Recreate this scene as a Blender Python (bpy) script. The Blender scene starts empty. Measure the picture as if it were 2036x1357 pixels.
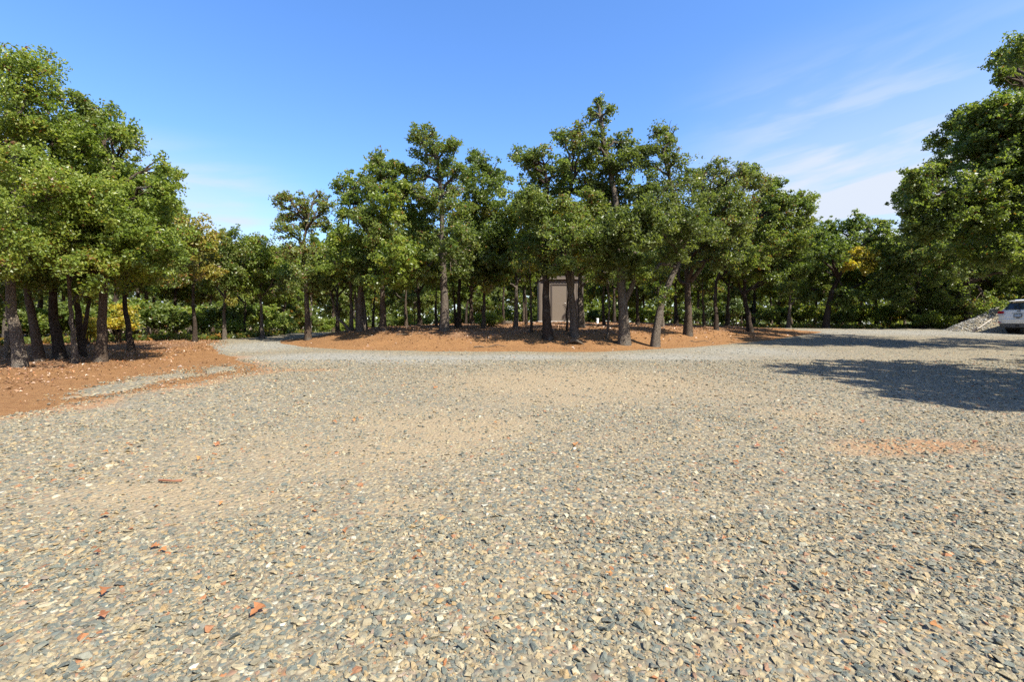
import bpy, bmesh, math, random
import numpy as np
from mathutils import Vector, Matrix

random.seed(7)
rng = np.random.default_rng(7)
scene = bpy.context.scene
COL = scene.collection
R = math.radians

# ------------------------------------------------------------------ camera
F, CX, HY = 961.0, 1018.0, 650.0          # focal length, principal column and horizon row, in photo pixels
cam_d = bpy.data.cameras.new('camera')
cam = bpy.data.objects.new('camera', cam_d)
COL.objects.link(cam)
cam_d.sensor_width = 36.0
cam_d.lens = F / 2036.0 * 36.0
cam_d.shift_y = -(678.5 - HY) / 2036.0
cam_d.clip_start = 0.05
cam_d.clip_end = 6000.0
cam.location = (0, 0, 0)
cam.rotation_euler = (R(90), 0, 0)
scene.camera = cam

# ------------------------------------------------------------------ sky, sun, exposure
SUN_EL, SUN_AZ = 47.0, 131.0               # azimuth clockwise from +Y (the viewing direction)
world = bpy.data.worlds.new('World')
scene.world = world
world.use_nodes = True
wn, wl = world.node_tree.nodes, world.node_tree.links
wn.clear()
w_out = wn.new('ShaderNodeOutputWorld')
w_bg = wn.new('ShaderNodeBackground')
w_bg.inputs['Strength'].default_value = 0.14
sky = wn.new('ShaderNodeTexSky')
sky.sky_type = 'NISHITA'
sky.sun_disc = False
sky.sun_elevation = R(SUN_EL)
sky.sun_rotation = R(SUN_AZ)
sky.altitude = 0
sky.air_density = 1.0
sky.dust_density = 0.6
sky.ozone_density = 3.0
w_hsv = wn.new('ShaderNodeHueSaturation')
w_hsv.inputs['Hue'].default_value = 0.512
w_hsv.inputs['Saturation'].default_value = 1.36
w_hsv.inputs['Value'].default_value = 1.0
w_gam = wn.new('ShaderNodeGamma')
w_gam.inputs['Gamma'].default_value = 0.82
wl.new(sky.outputs[0], w_gam.inputs['Color'])
wl.new(w_gam.outputs[0], w_hsv.inputs['Color'])


def wmath(op, a, b=None, c=None, clamp=False):
    n = wn.new('ShaderNodeMath')
    n.operation = op
    n.use_clamp = clamp
    for i, v in enumerate((a, b, c)):
        if v is None:
            continue
        if isinstance(v, (int, float)):
            n.inputs[i].default_value = v
        else:
            wl.new(v, n.inputs[i])
    return n.outputs[0]


def wsmooth(v, a, b, lo=0.0, hi=1.0):
    n = wn.new('ShaderNodeMapRange')
    n.interpolation_type = 'SMOOTHSTEP'
    wl.new(v, n.inputs[0])
    for i, q in enumerate((a, b, lo, hi)):
        n.inputs[i + 1].default_value = q
    return n.outputs[0]


w_tc = wn.new('ShaderNodeTexCoord')
w_sep = wn.new('ShaderNodeSeparateXYZ')
wl.new(w_tc.outputs['Generated'], w_sep.inputs[0])
az = wmath('ARCTAN2', w_sep.outputs['X'], w_sep.outputs['Y'])
el = wmath('ARCSINE', w_sep.outputs['Z'])
tilt = wmath('MULTIPLY_ADD', az, -0.10, el)                 # the wisps lean up to the right
w_comb = wn.new('ShaderNodeCombineXYZ')
wl.new(wmath('MULTIPLY', az, 3.0), w_comb.inputs[0])
wl.new(wmath('MULTIPLY', tilt, 17.0), w_comb.inputs[1])
w_comb.inputs[2].default_value = 3.7
w_n = wn.new('ShaderNodeTexNoise')
w_n.inputs['Scale'].default_value = 1.0
w_n.inputs['Detail'].default_value = 5.0
w_n.inputs['Roughness'].default_value = 0.5
w_n.inputs['Distortion'].default_value = 0.25
wl.new(w_comb.outputs[0], w_n.inputs['Vector'])
# cover: a bank of thin cirrus low to the right, a lesser one low to the left
right = wmath('MULTIPLY', wsmooth(az, 0.25, 0.60), wsmooth(el, 0.52, 0.15))
left = wmath('MULTIPLY', wsmooth(az, -0.35, -0.62), wsmooth(el, 0.34, 0.18, 0.0, 1.0))
low = wsmooth(el, 0.22, 0.02, 0.0, 0.45)
cover = wmath('MAXIMUM', wmath('MAXIMUM', right, left), low)
streak = wsmooth(w_n.outputs['Fac'], 0.40, 0.57)
cl = wmath('MULTIPLY', cover, wmath('MULTIPLY_ADD', streak, 0.85, 0.55), clamp=True)
w_mix = wn.new('ShaderNodeMix')
w_mix.data_type = 'RGBA'
wl.new(cl, w_mix.inputs[0])
wl.new(w_hsv.outputs[0], w_mix.inputs[6])
w_mix.inputs[7].default_value = (1.95, 2.15, 2.5, 1)
wl.new(w_mix.outputs[2], w_bg.inputs['Color'])
wl.new(w_bg.outputs[0], w_out.inputs[0])

sun_d = bpy.data.lights.new('sun', 'SUN')
sun_d.energy = 4.4
sun_d.angle = R(0.53)
sun_d.color = (1.0, 0.94, 0.84)
sun = bpy.data.objects.new('sun', sun_d)
COL.objects.link(sun)
to_sun = Vector((math.cos(R(SUN_EL)) * math.sin(R(SUN_AZ)), math.cos(R(SUN_EL)) * math.cos(R(SUN_AZ)), math.sin(R(SUN_EL))))
sun.rotation_euler = to_sun.to_track_quat('Z', 'Y').to_euler()
sun.location = to_sun * 80

scene.view_settings.view_transform = 'Standard'
scene.view_settings.look = 'None'
scene.view_settings.exposure = 1.5
scene.view_settings.gamma = 1.0
scene.view_settings.use_curve_mapping = False
scene.render.engine = 'CYCLES'
scene.cycles.max_bounces = 6
scene.cycles.transparent_max_bounces = 4
scene.cycles.use_denoising = False

# ------------------------------------------------------------------ helpers
GOLD = 2.399963


def P(px, py, Y):
    return np.array(((px - CX) / F * Y, Y, (HY - py) / F * Y))


def poly_sd(x, y, poly):
    """signed distance to a polygon, positive inside"""
    x, y = np.asarray(x, float), np.asarray(y, float)
    p = np.asarray(poly, float)
    q = np.roll(p, -1, 0)
    d2 = np.full(x.shape, 1e18)
    inside = np.zeros(x.shape, bool)
    for (x0, y0), (x1, y1) in zip(p, q):
        dx, dy = x1 - x0, y1 - y0
        t = np.clip(((x - x0) * dx + (y - y0) * dy) / (dx * dx + dy * dy + 1e-12), 0, 1)
        d2 = np.minimum(d2, (x - x0 - t * dx) ** 2 + (y - y0 - t * dy) ** 2)
        if y0 != y1:
            inside ^= ((y0 > y) != (y1 > y)) & (x < dx * (y - y0) / dy + x0)
    return np.where(inside, 1, -1) * np.sqrt(d2)


def sstep(a, b, v):
    t = np.clip((v - a) / (b - a), 0, 1)
    return t * t * (3 - 2 * t)


_ph = np.random.default_rng(3).uniform(0, 6.28, (40, 3))


def wob(x, y, scale, seed=0):
    """cheap smooth noise, about -1..1"""
    o = np.zeros(np.shape(x))
    for k in range(5):
        a, b, c = _ph[(seed * 5 + k) % 40]
        f = (0.7 + 0.5 * k) / scale
        o = o + np.sin(x * f * math.cos(a) + y * f * math.sin(a) + b) * np.sin(x * f * math.sin(c) - y * f * math.cos(c) + a) / (1 + 0.35 * k)
    return o / 2.4


ISLAND = [(-9.7, 20.4), (-9.0, 18.9), (-7.5, 17.3), (-5.2, 15.8), (-2.5, 15.4), (0, 15.4), (2.9, 15.4), (5.8, 16.7), (9.1, 18.9), (12.4, 22),
          (17.2, 26.8), (16.5, 28.6), (13, 30), (8, 31.2), (0, 31), (-5, 29), (-8.6, 24.5)]
LOT = [(-16, -9), (-9.5, 2), (-6.9, 6.3), (-6.2, 8.6), (-5.7, 10.8), (-6.5, 12.0), (-7.8, 13.7), (-9.6, 15.6), (-10.9, 17.4), (-12.0, 19.5), (-13.0, 22), (-12.6, 27),
       (-8, 34), (0, 36.2), (10, 36), (19, 30.8), (28, 30.3), (36, 32), (40, 30), (34, 24), (24.5, 19.0), (18.5, 14.5), (15.5, 9), (14.5, 2), (15, -9)]
DIRT_BANK = [(-30, -4), (-11.0, 2.0), (-6.6, 6.2), (-5.4, 8.6), (-4.9, 10.9), (-6.2, 12.8), (-8.4, 15.4), (-10.2, 17.6), (-11.6, 20.0), (-14, 21.5), (-19, 18.5), (-22, 15), (-26, 8)]


def H(x, y):
    x, y = np.asarray(x, float), np.asarray(y, float)
    c = 21 + 8 * sstep(-14, 4, x)
    t = np.maximum(y - c, 0)
    fall = np.where(t < 14.8, 0.045 * t - 0.0032 * t * t, 0.045 * 14.8 - 0.0032 * 14.8 ** 2 - 0.05 * (np.minimum(t, 62) - 14.8))
    z = -1.5 + 0.045 * np.clip(np.minimum(y, c), -40, 99) + fall
    d = poly_sd(x, y, ISLAND) + 0.18 * wob(x, y, 0.9, 1)
    z = z + 0.5 * sstep(-0.2, 3.4, d) * (1 - 0.55 * sstep(6, 14, x)) + 0.05 * sstep(0, 1.0, d) * wob(x, y, 0.55, 2)
    db = poly_sd(x, y, DIRT_BANK)
    z = z + sstep(0, 1.5, db) * (0.05 + 0.05 * wob(x, y, 0.7, 3))
    z = z + 0.02 * wob(x, y, 2.2, 4)
    far = sstep(60, 300, np.hypot(x, y))
    return z * (1 - far) + far * (-3.5)


def h1(x, y):
    return float(H(np.array([x]), np.array([y]))[0])


def ground_px(px, py):
    """the ground point seen at a photo pixel"""
    u, v = (px - CX) / F, (py - HY) / F
    Y = 1.5 / (0.045 + v)
    for _ in range(12):
        Y = 0.5 * Y + 0.5 * (-h1(u * Y, Y) / v)
    return u * Y, Y, h1(u * Y, Y)


def link(o, parent=None):
    COL.objects.link(o)
    if parent is not None:
        o.parent = parent
    return o


def tag(o, label=None, cat=None, group=None, kind=None):
    if label:
        o['label'] = label
    if cat:
        o['category'] = cat
    if group:
        o['group'] = group
    if kind:
        o['kind'] = kind
    return o


def thing(name, label, cat, loc=(0, 0, 0), rotz=0.0, group=None):
    o = bpy.data.objects.new(name, None)
    o.empty_display_size = 0.2
    o.location = loc
    o.rotation_euler = (0, 0, rotz)
    return tag(link(o), label, cat, group)


def np_mesh(name, V, faces, mats, smooth=False, attrs=None):
    """faces: list of (K, n) int arrays"""
    me = bpy.data.meshes.new(name)
    V = np.asarray(V, np.float32)
    me.vertices.add(len(V))
    me.vertices.foreach_set('co', V.ravel())
    fs = [np.asarray(f, np.int32) for f in faces if len(f)]
    tot = sum(f.size for f in fs)
    nf = sum(len(f) for f in fs)
    me.loops.add(tot)
    me.loops.foreach_set('vertex_index', np.concatenate([f.ravel() for f in fs]))
    me.polygons.add(nf)
    sizes = np.concatenate([np.full(len(f), f.shape[1], np.int32) for f in fs])
    starts = np.concatenate([[0], np.cumsum(sizes)[:-1]]).astype(np.int32)
    me.polygons.foreach_set('loop_start', starts)
    me.polygons.foreach_set('use_smooth', np.full(nf, smooth))
    for k, v in (attrs or {}).items():
        a = me.attributes.new(k, 'FLOAT', 'FACE' if len(v) == nf else 'POINT')
        a.data.foreach_set('value', np.asarray(v, np.float32))
    for m in (mats if isinstance(mats, (list, tuple)) else [mats]):
        me.materials.append(m)
    me.update(calc_edges=True)
    me.validate()
    return me


def mesh_obj(name, me, parent=None, loc=None):
    o = bpy.data.objects.new(name, me)
    if loc is not None:
        o.location = loc
    return link(o, parent)


class Geo:
    def __init__(s):
        s.V, s.Q, s.T, s.n = [], [], [], 0

    def tube(s, pts, radii, sides=8, rough=0.0, cap=True, ridge=0):
        pts, radii = np.asarray(pts, float), np.asarray(radii, float)
        n = len(pts)
        tan = np.gradient(pts, axis=0)
        tan /= np.linalg.norm(tan, axis=1)[:, None] + 1e-9
        ref = np.array((1.0, 0.13, 0.07)) if abs(tan[:, 0]).mean() < 0.8 else np.array((0.1, 1.0, 0.1))
        a = np.cross(tan, ref)
        a /= np.linalg.norm(a, axis=1)[:, None] + 1e-9
        b = np.cross(tan, a)
        th = np.linspace(0, 2 * np.pi, sides, endpoint=False)
        rr = radii[:, None] * np.ones((1, sides))
        if rough:
            rr = rr * (1 + rough * rng.normal(size=(n, sides)) * 0.6 + rough * np.sin(th * 3 + rng.uniform(0, 6))[None])
        if ridge:
            rr = rr * (1 + 0.05 * np.where(np.arange(sides) % 2, 1, -1))[None]
        v = pts[:, None] + rr[..., None] * (np.cos(th)[None, :, None] * a[:, None] + np.sin(th)[None, :, None] * b[:, None])
        i = s.n + (np.arange(n - 1)[:, None] * sides + np.arange(sides)[None])
        j = s.n + (np.arange(n - 1)[:, None] * sides + (np.arange(sides)[None] + 1) % sides)
        s.Q.append(np.stack([i, i + sides, j + sides, j], -1).reshape(-1, 4))
        s.V.append(v.reshape(-1, 3))
        s.n += n * sides
        if cap:
            s.V.append(pts[[-1]])
            k = s.n
            s.n += 1
            base = k - sides
            r = np.arange(sides)
            s.T.append(np.stack([base + r, np.full(sides, k), base + (r + 1) % sides], -1))
        return s

    def box(s, c, d, rot=None):
        c = np.asarray(c, float)
        d = np.asarray(d, float) / 2
        v = np.array([(x, y, z) for x in (-1, 1) for y in (-1, 1) for z in (-1, 1)], float) * d
        if rot is not None:
            v = v @ np.array(rot.to_3x3()).T
        s.V.append(v + c)
        s.Q.append(np.array([(0, 1, 3, 2), (4, 6, 7, 5), (0, 4, 5, 1), (2, 3, 7, 6), (0, 2, 6, 4), (1, 5, 7, 3)]) + s.n)
        s.n += 8
        return s

    def quad(s, a, b, c, d):
        s.V.append(np.array([a, b, c, d], float))
        s.Q.append(np.array([[0, 1, 2, 3]]) + s.n)
        s.n += 4
        return s

    def mesh(s, name, mat, smooth=False):
        return np_mesh(name, np.concatenate(s.V), [np.concatenate(x) for x in (s.Q, s.T) if x], mat, smooth)


def box_obj(name, c, d, mat, parent=None, bevel=0.0, rot=None):
    me = Geo().box((0, 0, 0), d).mesh(name, mat)
    if bevel:
        bm = bmesh.new()
        bm.from_mesh(me)
        bmesh.ops.bevel(bm, geom=bm.edges[:], offset=bevel, segments=2, affect='EDGES', profile=0.7)
        bm.to_mesh(me)
        bm.free()
    o = mesh_obj(name, me, parent, c)
    if rot:
        o.rotation_euler = rot
    return o


# ------------------------------------------------------------------ materials
def new_mat(name):
    m = bpy.data.materials.new(name)
    m.use_nodes = True
    nt = m.node_tree
    return m, nt.nodes, nt.links, nt.nodes['Principled BSDF']


def ramp(N, stops, mode='LINEAR'):
    r = N.new('ShaderNodeValToRGB')
    r.color_ramp.interpolation = mode
    e = r.color_ramp.elements
    while len(e) > 1:
        e.remove(e[-1])
    e[0].position, e[0].color = stops[0][0], (*stops[0][1], 1)
    for p, c in stops[1:]:
        k = e.new(p)
        k.color = (*c, 1)
    return r


def noise(N, L, vec, scale, detail=4, rough=0.55):
    n = N.new('ShaderNodeTexNoise')
    n.inputs['Scale'].default_value = scale
    n.inputs['Detail'].default_value = detail
    n.inputs['Roughness'].default_value = rough
    if vec is not None:
        L.new(vec, n.inputs['Vector'])
    return n


def mix(N, L, fac, a, b, typ='MIX'):
    m = N.new('ShaderNodeMix')
    m.data_type = 'RGBA'
    m.blend_type = typ
    for sock, v in ((m.inputs[0], fac), (m.inputs[6], a), (m.inputs[7], b)):
        if isinstance(v, (int, float)):
            sock.default_value = v
        elif isinstance(v, tuple):
            sock.default_value = (*v, 1)
        else:
            L.new(v, sock)
    return m.outputs[2]


def maprange(N, L, v, a, b, lo=0.0, hi=1.0, smooth=True):
    n = N.new('ShaderNodeMapRange')
    if smooth:
        n.interpolation_type = 'SMOOTHSTEP'
    L.new(v, n.inputs[0])
    for i, q in enumerate((a, b, lo, hi)):
        n.inputs[i + 1].default_value = q
    return n.outputs[0]


def nmath(N, L, op, a, b=None, clamp=False):
    n = N.new('ShaderNodeMath')
    n.operation = op
    n.use_clamp = clamp
    for i, v in enumerate((a, b)):
        if v is None:
            continue
        if isinstance(v, (int, float)):
            n.inputs[i].default_value = v
        else:
            L.new(v, n.inputs[i])
    return n.outputs[0]


def bump(N, L, height, strength, dist, normal=None):
    b = N.new('ShaderNodeBump')
    b.inputs['Strength'].default_value = strength
    b.inputs['Distance'].default_value = dist
    L.new(height, b.inputs['Height'])
    if normal is not None:
        L.new(normal, b.inputs['Normal'])
    return b.outputs[0]


def leaf_mat(name, stops, transl=0.56):
    m, N, L, B = new_mat(name)
    a = N.new('ShaderNodeAttribute')
    a.attribute_name = 'tone'
    r = ramp(N, stops)
    L.new(a.outputs['Fac'], r.inputs[0])
    L.new(r.outputs[0], B.inputs['Base Color'])
    B.inputs['Roughness'].default_value = 0.42
    B.inputs['Specular IOR Level'].default_value = 0.65
    t = N.new('ShaderNodeBsdfTranslucent')
    c = mix(N, L, 1.0, r.outputs[0], (1.25, 1.25, 0.6), 'MULTIPLY')
    L.new(c, t.inputs['Color'])
    s = N.new('ShaderNodeMixShader')
    s.inputs[0].default_value = transl
    L.new(B.outputs[0], s.inputs[1])
    L.new(t.outputs[0], s.inputs[2])
    L.new(s.outputs[0], N['Material Output'].inputs['Surface'])
    return m


G0, G1, G2 = (0.080, 0.124, 0.024), (0.150, 0.202, 0.042), (0.238, 0.268, 0.082)
YG, YE, OR, BR = (0.17, 0.18, 0.03), (0.34, 0.26, 0.035), (0.33, 0.15, 0.035), (0.16, 0.075, 0.03)
M_LEAF = {
    'green': leaf_mat('oak_leaf_green', [(0, G0), (0.45, G1), (0.85, G2), (0.955, YG), (0.975, OR), (1, BR)]),
    'dark': leaf_mat('oak_leaf_dark', [(0, (0.079, 0.113, 0.025)), (0.5, (0.144, 0.183, 0.043)), (0.9, (0.231, 0.257, 0.088)), (0.97, YG), (1, BR)]),
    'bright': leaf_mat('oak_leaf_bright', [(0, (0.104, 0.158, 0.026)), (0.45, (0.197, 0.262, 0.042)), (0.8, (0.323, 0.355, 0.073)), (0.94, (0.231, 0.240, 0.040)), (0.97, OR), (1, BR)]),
    'yellow': leaf_mat('leaf_yellow', [(0, (0.20, 0.20, 0.03)), (0.3, (0.38, 0.34, 0.04)), (0.7, (0.52, 0.42, 0.05)), (0.9, (0.48, 0.27, 0.05)), (1, BR)], 0.5),
    'orange': leaf_mat('leaf_orange', [(0, (0.107, 0.141, 0.027)), (0.3, (0.223, 0.226, 0.041)), (0.6, (0.339, 0.294, 0.050)), (0.88, (0.339, 0.226, 0.045)), (1, BR)], 0.45),
    'mixed': leaf_mat('oak_leaf_mixed', [(0, G0), (0.4, G1), (0.65, (0.13, 0.14, 0.03)), (0.84, (0.26, 0.22, 0.035)), (0.95, OR), (1, BR)]),
    'cedar': leaf_mat('cedar_spray', [(0, (0.035, 0.065, 0.012)), (0.6, (0.085, 0.125, 0.018)), (1, (0.14, 0.16, 0.03))], 0.15),
    'dry': leaf_mat('dry_brush_leaf', [(0, (0.06, 0.065, 0.02)), (0.35, (0.12, 0.10, 0.04)), (0.7, (0.22, 0.13, 0.06)), (1, (0.28, 0.17, 0.09))], 0.3),
    'litter': leaf_mat('fallen_leaf', [(0, (0.14, 0.075, 0.04)), (0.35, (0.24, 0.125, 0.06)), (0.7, (0.28, 0.165, 0.085)), (0.9, (0.36, 0.235, 0.135)), (1, (0.40, 0.15, 0.05))], 0.15),
    'rust': leaf_mat('rust_oak_leaf', [(0, (0.20, 0.075, 0.028)), (0.5, (0.30, 0.125, 0.042)), (1, (0.38, 0.19, 0.055))], 0.2),
}


def bark_mat(name, dark, lite):
    m, N, L, B = new_mat(name)
    tc = N.new('ShaderNodeTexCoord')
    mp = N.new('ShaderNodeMapping')
    mp.inputs['Scale'].default_value = (1, 1, 0.28)
    L.new(tc.outputs['Object'], mp.inputs[0])
    v = N.new('ShaderNodeTexVoronoi')
    v.feature = 'DISTANCE_TO_EDGE'
    v.inputs['Scale'].default_value = 62
    L.new(mp.outputs[0], v.inputs['Vector'])
    n1 = noise(N, L, mp.outputs[0], 40, 5, 0.65)
    n2 = noise(N, L, tc.outputs['Object'], 2.3, 3)
    f = maprange(N, L, v.outputs['Distance'], 0.0, 0.22)
    h = nmath(N, L, 'ADD', nmath(N, L, 'MULTIPLY', f, 0.7), nmath(N, L, 'MULTIPLY', n1.outputs['Fac'], 0.6))
    c = mix(N, L, f, tuple(0.7 * x for x in dark), mix(N, L, n1.outputs['Fac'], dark, lite))
    c = mix(N, L, maprange(N, L, n2.outputs['Fac'], 0.52, 0.72, 0, 0.45), c, (0.20, 0.195, 0.165))
    L.new(c, B.inputs['Base Color'])
    B.inputs['Roughness'].default_value = 0.92
    B.inputs['Specular IOR Level'].default_value = 0.15
    L.new(bump(N, L, h, 1.0, 0.035), B.inputs['Normal'])
    return m


M_BARK = {
    'brown': bark_mat('oak_bark_brown', (0.080, 0.056, 0.038), (0.20, 0.15, 0.108)),
    'grey': bark_mat('oak_bark_grey', (0.115, 0.092, 0.070), (0.275, 0.226, 0.175)),
    'dark': bark_mat('oak_bark_dark', (0.048, 0.034, 0.024), (0.125, 0.092, 0.068)),
}


def simple_mat(name, col, rough=0.5, metal=0.0, spec=0.5, grain=0.0, gscale=30, coat=0.0):
    m, N, L, B = new_mat(name)
    B.inputs['Roughness'].default_value = rough
    B.inputs['Metallic'].default_value = metal
    B.inputs['Specular IOR Level'].default_value = spec
    B.inputs['Coat Weight'].default_value = coat
    tc = N.new('ShaderNodeTexCoord')
    n = noise(N, L, tc.outputs['Object'], gscale, 5, 0.6)
    k = grain
    c = mix(N, L, n.outputs['Fac'], tuple(x * (1 - k) for x in col), tuple(min(1, x * (1 + k)) for x in col))
    L.new(c, B.inputs['Base Color'])
    return m


def gravel_mat(name, fines=1.0):
    m, N, L, B = new_mat(name)
    g = N.new('ShaderNodeNewGeometry')
    pos = g.outputs['Position']
    v = N.new('ShaderNodeTexVoronoi')
    v.inputs['Scale'].default_value = 27
    v.inputs['Randomness'].default_value = 1
    n0 = noise(N, L, pos, 9, 2)
    add = N.new('ShaderNodeVectorMath')
    add.operation = 'MULTIPLY_ADD'
    L.new(n0.outputs['Color'], add.inputs[0])
    add.inputs[1].default_value = (0.05, 0.05, 0.05)
    L.new(pos, add.inputs[2])
    L.new(add.outputs[0], v.inputs['Vector'])
    sep = N.new('ShaderNodeSeparateColor')
    L.new(v.outputs['Color'], sep.inputs[0])
    stone = ramp(N, STONE_STOPS, 'LINEAR')
    L.new(sep.outputs[0], stone.inputs[0])
    fine = noise(N, L, pos, 140, 3, 0.7)
    sand = mix(N, L, fine.outputs['Fac'], (0.15, 0.112, 0.065), (0.34, 0.265, 0.16))
    at = N.new('ShaderNodeAttribute')
    at.attribute_name = 'dust'
    n2 = noise(N, L, pos, 3.0, 5, 0.65)
    df = nmath(N, L, 'ADD', at.outputs['Fac'], nmath(N, L, 'MULTIPLY', n2.outputs['Fac'], 0.5))
    dust = maprange(N, L, df, 0.42, 0.95)
    edge = maprange(N, L, v.outputs['Distance'], 0.30, 0.62, 0, 0.75)
    c = mix(N, L, edge, stone.outputs[0], mix(N, L, fine.outputs['Fac'], (0.075, 0.06, 0.040), (0.24, 0.19, 0.12)))
    c = mix(N, L, nmath(N, L, 'MULTIPLY', dust, 0.85), c, sand)
    a2 = N.new('ShaderNodeAttribute')
    a2.attribute_name = 'red'
    n3 = noise(N, L, pos, 1.8, 5, 0.7)
    red = maprange(N, L, nmath(N, L, 'MULTIPLY', a2.outputs['Fac'], nmath(N, L, 'ADD', n3.outputs['Fac'], 0.5)), 0.3, 0.9, 0, 0.75)
    c = mix(N, L, red, c, mix(N, L, fine.outputs['Fac'], (0.18, 0.085, 0.032), (0.34, 0.18, 0.08)))
    a3 = N.new('ShaderNodeAttribute')
    a3.attribute_name = 'pale'
    pale = maprange(N, L, nmath(N, L, 'ADD', a3.outputs['Fac'], nmath(N, L, 'MULTIPLY', n3.outputs['Fac'], 0.4)), 0.35, 1.1, 0, 0.75)
    c = mix(N, L, pale, c, mix(N, L, sep.outputs[0], (0.12, 0.122, 0.106), (0.31, 0.30, 0.255)))
    L.new(c, B.inputs['Base Color'])
    B.inputs['Roughness'].default_value = 0.9
    B.inputs['Specular IOR Level'].default_value = 0.2
    inv = nmath(N, L, 'SUBTRACT', 0.8, v.outputs['Distance'])
    hh = nmath(N, L, 'ADD', inv, nmath(N, L, 'MULTIPLY', sep.outputs[1], 0.6))
    L.new(bump(N, L, hh, 0.7, 0.02), B.inputs['Normal'])
    return m


STONE_STOPS = [(0.0, (0.067, 0.076, 0.067)), (0.12, (0.125, 0.138, 0.114)), (0.26, (0.095, 0.109, 0.094)), (0.36, (0.173, 0.169, 0.129)), (0.48, (0.259, 0.214, 0.125)), (0.60, (0.158, 0.146, 0.104)),
               (0.71, (0.307, 0.262, 0.163)), (0.82, (0.259, 0.182, 0.086)), (0.90, (0.362, 0.340, 0.240)), (0.945, (0.150, 0.157, 0.132)), (0.98, (0.269, 0.109, 0.041)), (1.0, (0.434, 0.427, 0.341))]
M_GRAVEL = gravel_mat('gravel_surface')


def stone_mat():
    m, N, L, B = new_mat('gravel_stone')
    oi = N.new('ShaderNodeObjectInfo')
    r = ramp(N, STONE_STOPS, 'LINEAR')
    L.new(oi.outputs['Random'], r.inputs[0])
    tc = N.new('ShaderNodeTexCoord')
    n = noise(N, L, tc.outputs['Object'], 2.4, 5, 0.7)
    c = mix(N, L, n.outputs['Fac'], (0.72, 0.70, 0.66), (1.22, 1.2, 1.16))
    c = mix(N, L, 1.0, r.outputs[0], c, 'MULTIPLY')
    n2 = noise(N, L, tc.outputs['Object'], 1.2, 3, 0.6)
    c = mix(N, L, maprange(N, L, n2.outputs['Fac'], 0.45, 0.75, 0, 0.55), c, (0.26, 0.205, 0.13))
    L.new(c, B.inputs['Base Color'])
    B.inputs['Roughness'].default_value = 0.85
    B.inputs['Specular IOR Level'].default_value = 0.25
    L.new(bump(N, L, n.outputs['Fac'], 0.35, 0.15), B.inputs['Normal'])
    return m


M_STONE = stone_mat()


def dirt_mat():
    m, N, L, B = new_mat('orange_dirt')
    g = N.new('ShaderNodeNewGeometry')
    pos = g.outputs['Position']
    n1 = noise(N, L, pos, 1.1, 5, 0.6)
    n2 = noise(N, L, pos, 11, 5, 0.7)
    n3 = noise(N, L, pos, 38, 4, 0.75)
    c = mix(N, L, n1.outputs['Fac'], (0.130, 0.063, 0.026), (0.248, 0.128, 0.054))
    c = mix(N, L, maprange(N, L, n2.outputs['Fac'], 0.35, 0.7, 0.0, 0.6), c, (0.285, 0.165, 0.070))
    c = mix(N, L, maprange(N, L, n3.outputs['Fac'], 0.52, 0.70, 0.0, 0.75), c, (0.09, 0.045, 0.023))
    a = N.new('ShaderNodeAttribute')
    a.attribute_name = 'litter'
    lf = maprange(N, L, nmath(N, L, 'ADD', a.outputs['Fac'], nmath(N, L, 'MULTIPLY', n2.outputs['Fac'], 0.8)), 0.7, 1.2, 0, 0.85)
    c = mix(N, L, lf, c, mix(N, L, n3.outputs['Fac'], (0.075, 0.042, 0.025), (0.27, 0.16, 0.09)))
    L.new(c, B.inputs['Base Color'])
    B.inputs['Roughness'].default_value = 0.95
    B.inputs['Specular IOR Level'].default_value = 0.1
    h = nmath(N, L, 'ADD', n2.outputs['Fac'], nmath(N, L, 'MULTIPLY', n3.outputs['Fac'], 0.5))
    L.new(bump(N, L, h, 0.8, 0.06), B.inputs['Normal'])
    return m


def floor_mat():
    m, N, L, B = new_mat('forest_floor')
    g = N.new('ShaderNodeNewGeometry')
    pos = g.outputs['Position']
    n1 = noise(N, L, pos, 0.6, 5, 0.6)
    n2 = noise(N, L, pos, 14, 5, 0.75)
    c = mix(N, L, n2.outputs['Fac'], (0.10, 0.065, 0.04), (0.34, 0.21, 0.12))
    c = mix(N, L, maprange(N, L, n1.outputs['Fac'], 0.45, 0.65, 0, 0.8), c, mix(N, L, n2.outputs['Fac'], (0.06, 0.07, 0.02), (0.18, 0.17, 0.06)))
    L.new(c, B.inputs['Base Color'])
    B.inputs['Roughness'].default_value = 0.95
    L.new(bump(N, L, n2.outputs['Fac'], 0.8, 0.08), B.inputs['Normal'])
    return m


M_DIRT, M_FLOOR = dirt_mat(), floor_mat()

# ------------------------------------------------------------------ ground sheets
def axis(lo, hi, step, out):
    core = np.arange(lo, hi + 1e-6, step)
    a, k = [], step
    x = hi
    while x < out:
        k *= 1.25
        x += k
        a.append(x)
    b, k, x = [], step, lo
    while x > -out:
        k *= 1.25
        x -= k
        b.append(x)
    return np.array(b[::-1] + list(core) + a)


def grid_mesh(name, xs, ys, z, mat, keep=None, attrs=None):
    X, Y = np.meshgrid(xs, ys)
    nx, ny = len(xs), len(ys)
    V = np.stack([X, Y, z], -1).reshape(-1, 3)
    i = np.arange(ny - 1)[:, None] * nx + np.arange(nx - 1)[None]
    q = np.stack([i, i + 1, i + nx + 1, i + nx], -1)
    if keep is not None:
        kk = keep[:-1, :-1] | keep[1:, :-1] | keep[:-1, 1:] | keep[1:, 1:]
        q = q[kk]
        q = q.reshape(-1, 4)
        used = np.unique(q)
        remap = np.full(len(V), -1)
        remap[used] = np.arange(len(used))
        V, q = V[used], remap[q]
        attrs = {k: v.ravel()[used] for k, v in (attrs or {}).items()}
    else:
        q = q.reshape(-1, 4)
        attrs = {k: v.ravel() for k, v in (attrs or {}).items()}
    return np_mesh(name, V, [q], mat, True, attrs)


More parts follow.
